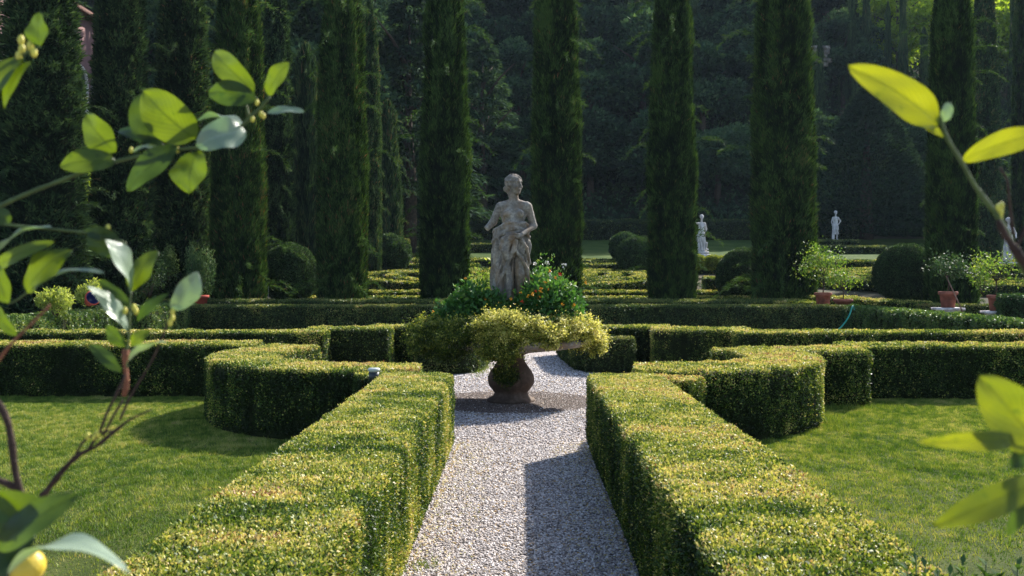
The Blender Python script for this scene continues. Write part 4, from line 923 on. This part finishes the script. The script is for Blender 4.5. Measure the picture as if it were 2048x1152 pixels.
# ------------------------------------------------------------------ potted lemon trees
PGp = 'terracotta pots of lemon trees beyond the hedges'
def potted(label, px, ytop, Y, wpx, hp, tw, th, seed, n=900, mat='lemonleaf_far', pole=False, lemons=3, ox=0, slab=True):
    zt = W(px, ytop, Y); R = wpx*.5*Y/F; base = zt[2]-hp
    root = empty('potted_lemon_tree', (zt[0], Y, base), 0, label, 'potted tree', PGp)
    g = G(); lathe(g, [(.01, 0), (R*.68, 0), (R*.86, hp*.80), (R*1.0, hp*.80), (R*1.03, hp*.84), (R*1.03, hp*.98), (R*.98, hp), (R*.90, hp), (R*.88, hp*.90), (.01, hp*.88)], n=24); 
    lathe(g, [(R*.70, hp*.42), (R*.79, hp*.44), (R*.80, hp*.48), (R*.75, hp*.5)], n=24); g.build('pot', M['terra'], root, smooth=False)
    t = G(); r_ = np.random.default_rng(seed); tube(t, [(0, 0, hp*.85), (.02+ox*.3, 0, hp+th*.25), (ox, .02, hp+th*.5)], [.022, .018, .014], 6)
    tips = []
    for k in range(9):
        a = r_.random()*6.28; q = .3+.7*r_.random(); e = (ox+math.cos(a)*tw*.4*q, math.sin(a)*tw*.35*q, hp+th*(.45+.5*r_.random())); tips.append(e)
        tube(t, [(ox*.8, 0, hp+th*.3+.1*r_.random()), ((e[0]+ox)/2, e[1]/2, (e[2]+hp+th*.42)/2), e], [.012, .009, .005], 5)
    t.build('trunk', M['bark'], root)
    g = G(); per = n//len(tips)
    for e in tips:
        m = per; P = np.array(e)+r_.normal(size=(m, 3))*np.array((tw*.15, tw*.15, th*.13)); l = .085*(.7+.6*r_.random(m))
        leaves(g, P, nrm(r_.normal(size=(m, 3))+np.array((0, 0, .2))), nrm(r_.normal(size=(m, 3))*.7+np.array((.1, -.2, .8))), l, l*.5, np.clip(.55+r_.normal(size=m)*.2, 0, 1), bend=.1)
    g.build('foliage', M[mat], root)
    for k in range(lemons):
        e = np.array(tips[k])+np.array((.03, -.1, -.08)); f = G(); lathe(f, [(.001, -.045), (.02, -.036), (.032, 0), (.022, .034), (.006, .05), (.001, .052)], tuple(e), 10); f.build('lemon', M['lemon'], root, smooth=True)
    if pole: f = G(); tube(f, [(-.12, -.15, hp+.45), (.30, -.42, -.25)], .018, 6, lumpy=0); o = f.build('leaning_pole', M['wood']); o.location = root.location; tag(o, 'brown wooden pole leaning on the terracotta pot on the white slab', 'pole')
    if slab:
        gz = float(ground(Y)); s = G(); zz = base-gz
        box(s, -R*1.35, R*1.35, -R*1.2, R*1.2, zz-.07, zz-.003); box(s, -R*.95, R*.95, -R*.9, R*.9, 0, zz-.073)
        o = s.build('stone_stand', M['marble']); o.location = (zt[0], Y, gz); tag(o, 'pale stone stand under the '+slab, 'stone stand', 'stone stands of the pots')
M['lemon'] = plain('lemon_peel', (.55, .40, .04), .4, .4, .08, 20, .2, 60); M['wood'] = plain('old_wood', (.20, .12, .09), .85, .2, .25, 10)
potted('taller potted lemon tree beside the broadest cypress', 1646, 585, 31.2, 34, .48, 1.35, 1.4, 1, 1300, lemons=4, slab='taller potted lemon tree')
potted('lower potted lemon tree with its pot sunk behind the green hedge', 1686, 598, 30.6, 38, .40, 1.25, .9, 2, 700, lemons=2, slab='lower potted lemon tree')
potted('dark leaved potted lemon tree with a drooping round head, on the white slab', 1896, 583, 28.6, 37,   .46, 1.15, 1.0, 3, 1100, 'ball', True, 1, 0, 'dark leaved potted lemon tree')
potted('sparse potted lemon tree at the right beside the dark rounded hedge', 1992, 590, 27.6, 34, .44, 1.4, 1.1, 4, 420, lemons=1, slab='sparse potted lemon tree')
bush('lemon_bush', 'pale leafy lemon bush behind the sparse potted tree', (W(1965, 560, 31)[0], 31, 1.0), (.55, .5, 1.0), 700, 'lemonleaf_far', .09, 'shrub', None, .6, 8, 61)
g = G(); lathe(g, [(.01, 0), (.24, 0), (.30, .38), (.34, .38), (.345, .46), (.30, .47), (.28, .42), (.01, .40)], n=24); c = W(396, 590, 31.6); o = g.build('red_pot', M['red_wall']); o.location = (c[0], 31.6, c[2]-.47); tag(o, 'wide dark red pot at the end of the left far hedge', 'pot')
bush('feathery_shrub', 'fine leaved olive green shrub growing above the dark red pot', (c[0]-.05, 31.8, c[2]-.1), (.50, .45, 1.25), 2600, 'ball', .09, 'shrub', None, .7, 8, 71, .25, upd=1.2)
# tipped pot with blue inside
M['blue'] = plain('blue_glaze', (.012, .016, .10), .3, .5, .1, 10)
g = G(); lathe(g, [(.01, 0), (.10, 0), (.14, .22), (.165, .22), (.17, .27), (.145, .275)], n=24); lathe(g, [(.143, .273), (.12, .2), (.09, .04), (.01, .03)], n=24, m=1)
c = W(163, 604, 22); o = g.build('tipped_pot', [M['red_wall'], M['blue']]); o.location = (c[0]+.12, 22.1, c[2]); o.rotation_euler = (1.2, 0, .75); tag(o, 'dark terracotta pot tipped on its side on the left hedge, blue inside', 'pot')
SH = 'fresh green plants behind the tufted hedge'
for i, (px, py, Y, r, t_, lb) in enumerate(((112, 612, 21.5, (.42, .4, .45), .8, 'fresh light green plant left of the tipped pot'), (178, 594, 23.5, (.36, .4, .42), .8, 'fresh light green plant above the tipped pot'), (168, 470, 40, (.9, .9, 2.4), .45, 'tall leafy shrub between the two leftmost cypresses, sunlit at its top'), (300, 560, 33, (1.0, .7, 1.1), .5, 'grey green shrub between the second and third cypress'), (336, 535, 34.5, (.35, .3, .9), .75, 'thin pale stemmed shrub beside the third cypress'))):
    c = W(px, py, Y); zb = c[2]-r[2]*.5; bush('leafy_shrub', lb, (c[0], Y, zb), r, 1500 if i != 2 else 5000, 'shrub' if i < 3 else 'ball', .075 if i != 2 else .12, 'shrub', SH, t_, 7, 80+i, .4)
c = W(172, 385, 42); bush('climbing_shrub', 'bright yellow green sunlit climber on the villa wall between the leftmost cypresses', (c[0], 42, c[2]-1.2), (.9, .6, 2.0), 2500, 'farlime', .13, 'climber', None, .7, 7, 95, .45)
# white stake, hose, garden lamp
M['hose'] = plain('green_hose', (.0, .20, .14), .4, .4, .05); M['whitemetal'] = plain('white_metal', (.42, .45, .43), .4, .4, .05); M['blackmetal'] = plain('black_metal', (.02, .022, .025), .4, .4, .1)
g = G(); c = W(537, 600, 35.3); tube(g, [(0, 0, 0), (0, 0, .9)], .012, 6); o = g.build('garden_stake', M['whitemetal']); o.location = (c[0], 35.3, float(ground(35.3))+.05); tag(o, 'thin pale stake beside the large ball topiary', 'stake')
c = [W(1705, 612, 25.5), W(1698, 632, 25.3), W(1684, 652, 25.1), W(1668, 665, 24.9)]; c = [c[0]+np.array((.15, .3, -.1))]+c+[W(1655, 672, 24.6)]
g = G(); tube(g, cr(c, .08), .019, 8); o = g.build('garden_hose', M['hose']); tag(o, 'turquoise green garden hose hanging over the bright green hedge', 'hose')
c = W(748, 740, 9.28); root = empty('garden_lamp', (c[0], 9.28, 0), 0, 'small black garden lamp with a white cap behind the left path hedge', 'garden lamp')
g = G(); lathe(g, [(.01, 0), (.045, 0), (.045, .05), (.03, .06), (.03, .66), (.045, .67), (.05, .745), (.01, .745)], n=18); g.build('post', M['blackmetal'], root)
g = G(); lathe(g, [(.045, .747), (.052, .755), (.06, .77), (.05, .782), (.01, .785)], n=20); g.build('cap', M['whitemetal'], root)

# ------------------------------------------------------------------ lemon trees hanging into the view
def citrus_mat(name, top, back, gloss):
    m, nt, b = newmat(name)
    uvn = nt.nodes.new('ShaderNodeUVMap'); sp = nt.nodes.new('ShaderNodeSeparateXYZ'); nt.links.new(uvn.outputs[0], sp.inputs[0])
    u, v = sp.outputs[0], sp.outputs[1]
    av = mathn(nt, 'ABSOLUTE', mathn(nt, 'SUBTRACT', v, .5))
    ph = mathn(nt, 'SUBTRACT', mathn(nt, 'MULTIPLY', u, 8.5), mathn(nt, 'MULTIPLY', av, 9))
    fr = mathn(nt, 'ABSOLUTE', mathn(nt, 'SUBTRACT', mathn(nt, 'FRACT', ph), .5))
    vein = mathn(nt, 'MULTIPLY', mathn(nt, 'SUBTRACT', 1, mathn(nt, 'MULTIPLY', fr, 4.5), clamp=True), .55, clamp=True)
    mid = mathn(nt, 'SUBTRACT', 1, mathn(nt, 'MULTIPLY', av, 22), clamp=True)
    vv = mathn(nt, 'MAXIMUM', vein, mid)
    n = noise(nt, 25, 4, objvec(nt))
    oi = nt.nodes.new('ShaderNodeObjectInfo')
    n = mathn(nt, 'ADD', mathn(nt, 'MULTIPLY', n, .5), mathn(nt, 'MULTIPLY', oi.outputs['Random'], .5))
    sp2 = noise(nt, 55, 2, objvec(nt)); n = mathn(nt, 'SUBTRACT', n, mathn(nt, 'MULTIPLY', mathn(nt, 'MULTIPLY', mathn(nt, 'SUBTRACT', sp2, .62, clamp=True), 6, clamp=True), .5), clamp=True)
    c1 = ramp(nt, n, [(.2, tuple(np.array(top)*.65)), (.8, tuple(np.array(top)*1.35))])
    mx = nt.nodes.new('ShaderNodeMix'); mx.data_type = 'RGBA'; nt.links.new(mathn(nt, 'MULTIPLY', vv, .45), mx.inputs[0]); nt.links.new(c1, mx.inputs[6]); mx.inputs[7].default_value = (*[min(1, q*1.9) for q in top], 1)
    nt.links.new(mx.outputs[2], b.inputs['Base Color']); b.inputs['Roughness'].default_value = gloss; b.inputs['Specular IOR Level'].default_value = .55
    tr = nt.nodes.new('ShaderNodeBsdfTranslucent'); mt_ = nt.nodes.new('ShaderNodeMix'); mt_.data_type = 'RGBA'
    nt.links.new(mathn(nt, 'MULTIPLY', vv, .85), mt_.inputs[0])
    nt.links.new(ramp(nt, n, [(.15, (back[0]*.35, back[1]*.50, back[2])), (.45, tuple(np.array(back)*.9)), (.85, (back[0]*1.35, back[1]*1.2, back[2]))]), mt_.inputs[6]); mt_.inputs[7].default_value = (*[q*.30 for q in back], 1)
    nt.links.new(mt_.outputs[2], tr.inputs[0])
    ms = nt.nodes.new('ShaderNodeMixShader'); ms.inputs[0].default_value = .5; nt.links.new(b.outputs[0], ms.inputs[1]); nt.links.new(tr.outputs[0], ms.inputs[2]); nt.links.new(ms.outputs[0], nt.nodes['Material Output'].inputs[0])
    bp = nt.nodes.new('ShaderNodeBump'); bp.inputs['Strength'].default_value = .35; bp.inputs['Distance'].default_value = .002
    nt.links.new(mathn(nt, 'SUBTRACT', 1, vv), bp.inputs['Height']); nt.links.new(bp.outputs[0], b.inputs['Normal'])
    return m
M['cit'] = citrus_mat('lemon_leaf', (.025, .060, .008), (.12, .185, .006), .38)
M['city'] = citrus_mat('young_lemon_leaf', (.04, .09, .008), (.26, .30, .006), .38)
M['citd'] = citrus_mat('dark_lemon_leaf', (.020, .045, .012), (.07, .13, .008), .38)
M['citg'] = citrus_mat('sheen_painted_lemon_leaf', (.33, .42, .31), (.16, .26, .05), .32); M['citg'].node_tree.nodes['Principled BSDF'].inputs['Specular IOR Level'].default_value = .95  # pale base colour paints the sun and sky sheen onto these leaves
M['twig'] = plain('green_twig', (.07, .10, .03), .6, .3, .25, 60, .3, 200); M['oldtwig'] = plain('dark_twig', (.045, .028, .022), .85, .2, .3, 50, .5, 160); M['redtwig'] = plain('reddish_twig', (.20, .08, .045), .8, .2, .3, 60, .5, 200)
M['bud'] = plain('pale_bud', (.55, .50, .08), .5, .3, .2, 80)
KN = {'T': (-.30, -.80, .10), 'G': (.50, -.50, .70), 'D': (.1, -.9, .45), 'B': (-.35, -.80, -.35), 'S': (.2, -.35, .9)}
def cleaf(parent, b, t, wpx, d, kind='T', dt=0, curl=.12, mat=None, fold=.18, wav=.05, seed=0, blunt=.0):
    """a lemon leaf from its stalk b to its tip t (seen at distance d, tip at d+dt)"""
    p0 = W(*b, d); p1 = W(*t, d+dt); L = np.linalg.norm(p1-p0); A = (p1-p0)/L
    N = np.array(KN[kind], float) if kind != 'G' else nrm(SUNV+nrm(np.array((0, 0, EYE))-p0)); N = nrm(N-A*(N@A)); S = np.cross(A, N)
    wd = wpx*d/F*.93; curl *= 1.35; wav *= 1.8
    nu, nv = 19, 9; u = np.linspace(0, 1, nu)[:, None]; v = np.linspace(-1, 1, nv)[None]
    prof = np.sin(PI*np.clip(u, 0, 1)**(.92+blunt))**.62
    prof = prof/prof.max()
    r_ = random.Random(seed*7+int(b[0]))
    ph = r_.random()*6
    xs = v*prof*wd*.5
    zz = -curl*L*(2*(u-.45))**2*1.0+fold*np.abs(v)*prof*wd*.5+wav*wd*np.sin(u*9+ph)*v*prof+.02*wd*np.sin(v*5+u*12)
    zz = zz-zz[0:1, nv//2:nv//2+1]
    V = p0+A*(u*L)[..., None]+S*xs[..., None]*1+N*zz[..., None]
    V = V.reshape(-1, 3)
    uv = np.stack([np.broadcast_to(u, (nu, nv)), np.broadcast_to(v*.5+.5, (nu, nv))], -1).reshape(-1, 2)
    i = np.arange(nu-1)[:, None]*nv+np.arange(nv-1)[None]
    g = G(); g.add(V, np.stack([i, i+1, i+nv+1, i+nv], -1).reshape(-1, 4), 0, .5, uv)
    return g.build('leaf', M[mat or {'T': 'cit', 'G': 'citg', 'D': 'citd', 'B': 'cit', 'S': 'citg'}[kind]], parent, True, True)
def cbranch(parent, pts, d, r0, r1, mat='twig', dd=0, lumpy=.25, name='branch'):
    P = [W(x, y, d+dd*i/max(1, len(pts)-1)) for i, (x, y) in enumerate(pts)]; P = cr(P, .012); g = G(); tube(g, P, np.linspace(r0, r1, len(P))*d/F*.82, 8, 0, .5, lumpy)
    return g.build(name, M[mat], parent, True)
def buds(parent, pts, d, r=5):
    for (x, y) in pts:
        g = G(); c = W(x, y, d); q = r*d/F; ph = np.linspace(0, PI, 7); lathe(g, [(math.sin(a)*q*.8+1e-4, -math.cos(a)*q*1.3) for a in ph], tuple(c), 8)
        g.build('bud', M['bud'], parent, True)
LT = empty('lemon_tree', (-.95, 1.3, 0), 0, 'lemon tree reaching in from the left with bare twigs and one yellow lemon', 'lemon tree')
LT.matrix_world  # stands at the left
class Rt:  # children keep world coordinates: build them, then shift by the root's place
    pass
def finish(root):
    for o in [q for q in bpy.data.objects if q.parent == root]:
        o.location = (-root.location.x, -root.location.y, -root.location.z)
d1 = 1.40
cbranch(LT, [(-120, 470), (0, 412), (60, 385), (130, 358), (200, 332), (280, 312), (350, 300), (420, 290), (470, 262), (500, 235), (527, 210), (540, 192)], d1, 6.5, 3.5)
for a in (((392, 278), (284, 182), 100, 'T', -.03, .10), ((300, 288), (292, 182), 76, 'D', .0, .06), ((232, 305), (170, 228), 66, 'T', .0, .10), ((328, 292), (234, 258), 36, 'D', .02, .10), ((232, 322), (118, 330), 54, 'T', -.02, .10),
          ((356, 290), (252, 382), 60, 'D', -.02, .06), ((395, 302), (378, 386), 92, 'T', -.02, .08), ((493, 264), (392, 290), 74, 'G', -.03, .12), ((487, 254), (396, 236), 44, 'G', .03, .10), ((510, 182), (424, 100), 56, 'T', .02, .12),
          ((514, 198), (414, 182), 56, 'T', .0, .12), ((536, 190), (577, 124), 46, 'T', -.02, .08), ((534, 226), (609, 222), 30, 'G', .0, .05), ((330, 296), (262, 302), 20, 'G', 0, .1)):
    cleaf(LT, a[0], a[1], a[2], d1, a[3], a[4], a[5])
buds(LT, [(490, 196), (497, 188), (514, 205), (522, 228), (505, 238), (527, 232), (355, 300), (262, 300)], d1, 5)
cbranch(LT, [(498, 236), (494, 215), (492, 205)], d1, 3, 2.5)
# top left cluster
d2 = 1.2
cbranch(LT, [(-60, 200), (0, 145), (40, 112), (66, 100), (80, 92)], d2, 4, 3)
cleaf(LT, (80, 92), (78, 24), 58, d2, 'T', 0, .05, blunt=-.1); cleaf(LT, (64, 122), (4, 216), 34, d2, 'T', 0, .1); cleaf(LT, (48, 116), (-40, 215), 60, d2, 'T', 0, .1)
buds(LT, [(68, 105), (44, 98), (38, 112), (42, 80), (60, 92)], d2, 8)
# middle cluster
d3 = 1.28
cbranch(LT, [(-80, 430), (0, 447), (60, 455), (100, 458), (150, 463), (200, 468), (225, 474), (252, 488)], d3, 4.5, 3)
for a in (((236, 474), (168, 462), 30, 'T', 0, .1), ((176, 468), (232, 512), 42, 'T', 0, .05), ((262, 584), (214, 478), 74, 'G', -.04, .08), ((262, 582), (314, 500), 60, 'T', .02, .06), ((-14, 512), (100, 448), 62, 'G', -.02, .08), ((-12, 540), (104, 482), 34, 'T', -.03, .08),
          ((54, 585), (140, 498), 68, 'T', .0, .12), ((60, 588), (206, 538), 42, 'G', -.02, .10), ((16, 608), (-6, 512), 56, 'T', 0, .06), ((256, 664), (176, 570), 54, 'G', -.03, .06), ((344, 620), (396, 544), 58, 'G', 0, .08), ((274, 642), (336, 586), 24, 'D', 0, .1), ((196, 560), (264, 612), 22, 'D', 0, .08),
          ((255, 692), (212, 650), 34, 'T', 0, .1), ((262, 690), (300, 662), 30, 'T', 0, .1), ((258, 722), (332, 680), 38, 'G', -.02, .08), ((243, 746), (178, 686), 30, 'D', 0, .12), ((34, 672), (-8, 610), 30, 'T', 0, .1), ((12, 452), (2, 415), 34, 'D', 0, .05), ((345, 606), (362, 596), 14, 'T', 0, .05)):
    cleaf(LT, a[0], a[1], a[2], d3, a[3], a[4], a[5])
buds(LT, [(216, 456), (215, 466), (250, 622), (272, 622), (345, 624), (345, 636), (340, 645), (268, 615)], d3, 6)
cbranch(LT, [(262, 582), (259, 620), (258, 660), (254, 700), (252, 740)], d3, 2.6, 4, 'twig')
cbranch(LT, [(252, 700), (250, 730), (254, 760), (248, 792)], d3, 8, 6, 'redtwig', lumpy=.8)
cbranch(LT, [(54, 585), (34, 600), (16, 608)], d3, 2.5, 2.5); cbranch(LT, [(-20, 745), (20, 690), (60, 650), (100, 610)], 1.05, 4, 3, 'redtwig')
cbranch(LT, [(344, 622), (330, 660), (318, 690), (296, 735), (262, 790), (240, 840)], d3, 2.2, 3.2, 'oldtwig')
# dark wood lower left
cbranch(LT, [(80, 1000), (104, 968), (130, 936), (160, 908), (190, 894), (230, 862), (262, 838), (302, 820)], 1.2, 9, 2, 'oldtwig', lumpy=.5)
cbranch(LT, [(176, 900), (200, 862), (212, 830), (236, 782), (250, 750)], 1.2, 4, 3, 'oldtwig', lumpy=.4); cbranch(LT, [(206, 872), (228, 830), (246, 800)], 1.2, 4, 2.5, 'oldtwig', lumpy=.4)
cbranch(LT, [(150, 915), (165, 885), (190, 868), (225, 862)], 1.2, 4, 2.5, 'oldtwig', lumpy=.4); buds(LT, [(176, 872), (196, 868), (189, 874)], 1.2, 6)
cbranch(LT, [(-60, 770), (-10, 800), (14, 840), (24, 890), (30, 940), (42, 985), (60, 1010)], 1.1, 8, 9, 'oldtwig', lumpy=.3); cbranch(LT, [(-80, 930), (-10, 958), (30, 975), (50, 1000)], 1.1, 9, 9, 'oldtwig', lumpy=.3)
cbranch(LT, [(60, 1005), (20, 1120), (-40, 1300)], 1.1, 10, 16, 'oldtwig'); cbranch(LT, [(80, 1000), (60, 1060), (20, 1120)], 1.15, 9, 12, 'oldtwig')
d4 = .95
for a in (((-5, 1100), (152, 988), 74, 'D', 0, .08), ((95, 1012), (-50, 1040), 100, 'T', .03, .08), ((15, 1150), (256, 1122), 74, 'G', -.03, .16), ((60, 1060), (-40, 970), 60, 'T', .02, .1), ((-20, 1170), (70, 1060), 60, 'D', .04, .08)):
    cleaf(LT, a[0], a[1], a[2], d4, a[3], a[4], a[5])
g = G(); c = W(44, 1138, 1.12); q = 38*1.12/F; ph = np.linspace(0, PI, 14); lathe(g, [(math.sin(a)*q+1e-4, -math.cos(a)*q*1.25-(.12*q if a < .3 else 0)) for a in ph], (0, 0, 0), 20)
o = g.build('lemon', M['lemon'], LT, True)
finish(LT); o.rotation_euler = (0, 1.1, 0); o.location = tuple(c-np.array(LT.location))
RT = empty('lemon_tree', (1.0, 1.15, 0), 0, 'lemon tree reaching in from the right edge with large backlit yellow green leaves', 'lemon tree')
d5 = 1.12
cbranch(RT, [(2120, 640), (2060, 560), (2035, 515), (2012, 462), (1985, 418), (1950, 372), (1922, 322), (1895, 278), (1882, 240), (1880, 225)], d5, 9, 4, 'twig')
cbranch(RT, [(2100, 600), (2045, 520), (2010, 470), (1996, 440)], d5-.01, 13, 8, 'oldtwig', lumpy=.6); cbranch(RT, [(2026, 470), (2018, 400), (2014, 360), (2000, 336)], 1.2, 4, 3, 'oldtwig'); cbranch(RT, [(2030, 500), (2060, 440), (2090, 400)], 1.2, 5, 3, 'oldtwig')
cbranch(RT, [(1924, 324), (1928, 318)], d5, 3, 3)
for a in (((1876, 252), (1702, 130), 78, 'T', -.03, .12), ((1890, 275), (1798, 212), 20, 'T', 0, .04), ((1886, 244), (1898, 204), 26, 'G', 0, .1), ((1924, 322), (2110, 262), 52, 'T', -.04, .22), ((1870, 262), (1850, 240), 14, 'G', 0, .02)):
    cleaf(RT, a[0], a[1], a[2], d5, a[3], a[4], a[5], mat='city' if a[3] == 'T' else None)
buds(RT, [(2003, 412), (2002, 424), (2000, 436), (1996, 416)], d5, 7)
d6 = .88
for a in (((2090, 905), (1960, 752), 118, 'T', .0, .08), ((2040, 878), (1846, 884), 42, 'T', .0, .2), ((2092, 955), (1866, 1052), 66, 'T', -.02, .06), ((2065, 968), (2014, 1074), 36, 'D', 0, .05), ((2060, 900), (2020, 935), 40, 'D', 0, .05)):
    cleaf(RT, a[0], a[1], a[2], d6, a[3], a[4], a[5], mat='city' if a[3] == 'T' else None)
cbranch(RT, [(2140, 1100), (2092, 960), (2070, 905), (2034, 872)], d6, 8, 4, 'twig'); cbranch(RT, [(2140, 1100), (2130, 800), (2110, 620)], 1.0, 12, 9, 'oldtwig')
finish(RT)
# green shoots in the bottom right corner
g = G(); st = G(); r_ = np.random.default_rng(4)
for (px, py, hh) in ((1832, 1112, .10), (1850, 1135, .06), (1876, 1140, .05), (1925, 1132, .05), (1972, 1128, .07), (2035, 1130, .07), (2000, 1145, .05), (1900, 1150, .04), (1945, 1152, .04), (1815, 1145, .04)):
    p = W(px, py, 2.6); st0 = p-np.array((0, 0, .30)); tube(st, [st0, p], [.004, .002], 5); m = 26; u = r_.random(m); a = r_.random(m)*6.28
    P = p-np.array((0, 0, 1.))*(u*.16)[:, None]; D = nrm(np.stack([np.cos(a), np.sin(a), .9+0*a], -1)); leaves(g, P, D, nrm(np.stack([-np.cos(a)*.7, -np.sin(a)*.7, .8+0*a], -1)), .035*(.6+.6*r_.random(m)), .015, np.clip(.5+.15*r_.normal(size=m), 0, 1))
o = g.build('privet_shoots', M['box_green']); st.build('stem', M['twig'], o); tag(o, 'fresh dark green shoots standing up in the bottom right corner in front of the hedge', 'shoots')
# weeds at the feet of the hedges
def weeds(label, x, y, n, sx, sy, h=.09):
    xx = x+rng.normal(size=n)*sx; yy = y+rng.normal(size=n)*sy
    tag(blades('grass_tuft', xx, yy, h, .007, tint=np.clip(.35+rng.normal(size=n)*.15, 0, 1)), label, 'grass tuft')
weeds('fresh grass tufts at the foot of the right curled hedge', 3.45, 11.3, 700, .09, .5)
weeds('grass tufts at the foot of the hedge block right of the curled hedge', 3.9, 12.2, 500, .35, .05, .08)
weeds('bright weeds at the path edge behind the bowl on the left', -.72, 17.3, 500, .08, .5)
weeds('small weeds growing in the gravel near the left path hedge', -.55, 5.6, 60, .06, .05, .04)
weeds('tall grass along the outer foot of the right path hedge', 1.42, 7.3, 2500, .06, 1.3, .06)
# ------------------------------------------------------------------ camera, light
sc = bpy.context.scene
cam = bpy.data.cameras.new('camera'); hz = G(); box(hz, -75, 75, -6, 135, -2, 58); HAZE = .00013
hm = bpy.data.materials.new('haze'); hm.use_nodes = True; hn = hm.node_tree; hn.nodes.remove(hn.nodes['Principled BSDF'])
pv = hn.nodes.new('ShaderNodeVolumePrincipled'); pv.inputs['Density'].default_value = HAZE; pv.inputs['Color'].default_value = (.60, .80, 1.0, 1); pv.inputs['Anisotropy'].default_value = .2
hn.links.new(pv.outputs[0], hn.nodes['Material Output'].inputs['Volume'])
tag(hz.build('haze', hm), 'thin bluish morning haze over the garden', 'haze', kind='stuff')
co = bpy.data.objects.new('camera', cam); C.objects.link(co)
co.location = (0, 0, EYE); co.rotation_euler = (PI/2, 0, 0)
cam.sensor_width = 36; cam.lens = 35; cam.shift_x = (1024-VX)/2048; cam.shift_y = (HY-576)/2048
cam.clip_start = .05; cam.clip_end = 1500
cam.dof.use_dof = True; cam.dof.focus_distance = 12.5; cam.dof.aperture_fstop = 7.1
sc.camera = co
w = bpy.data.worlds.new('World'); sc.world = w; w.use_nodes = True; nt = w.node_tree
sky = nt.nodes.new('ShaderNodeTexSky'); sky.sky_type = 'NISHITA'; sky.sun_disc = False
sky.sun_elevation = SUN_EL; sky.sun_rotation = math.atan2(SUN[0], SUN[1])
nt.links.new(sky.outputs[0], nt.nodes['Background'].inputs[0]); nt.nodes['Background'].inputs[1].default_value = .125
li = bpy.data.lights.new('sun', 'SUN'); li.energy = 4.8; li.angle = math.radians(1.0); li.color = (1, .95, .86)
lo = bpy.data.objects.new('sun', li); C.objects.link(lo)
from mathutils import Vector
lo.rotation_euler = Vector(SUNV).to_track_quat('Z', 'Y').to_euler()
sc.view_settings.view_transform = 'Standard'; sc.view_settings.look = 'None'; sc.view_settings.exposure = 1.22; sc.view_settings.gamma = 1
cy = sc.cycles
cy.max_bounces = 6; cy.diffuse_bounces = 3; cy.glossy_bounces = 2; cy.transmission_bounces = 3; cy.transparent_max_bounces = 4
cy.sample_clamp_indirect = 4
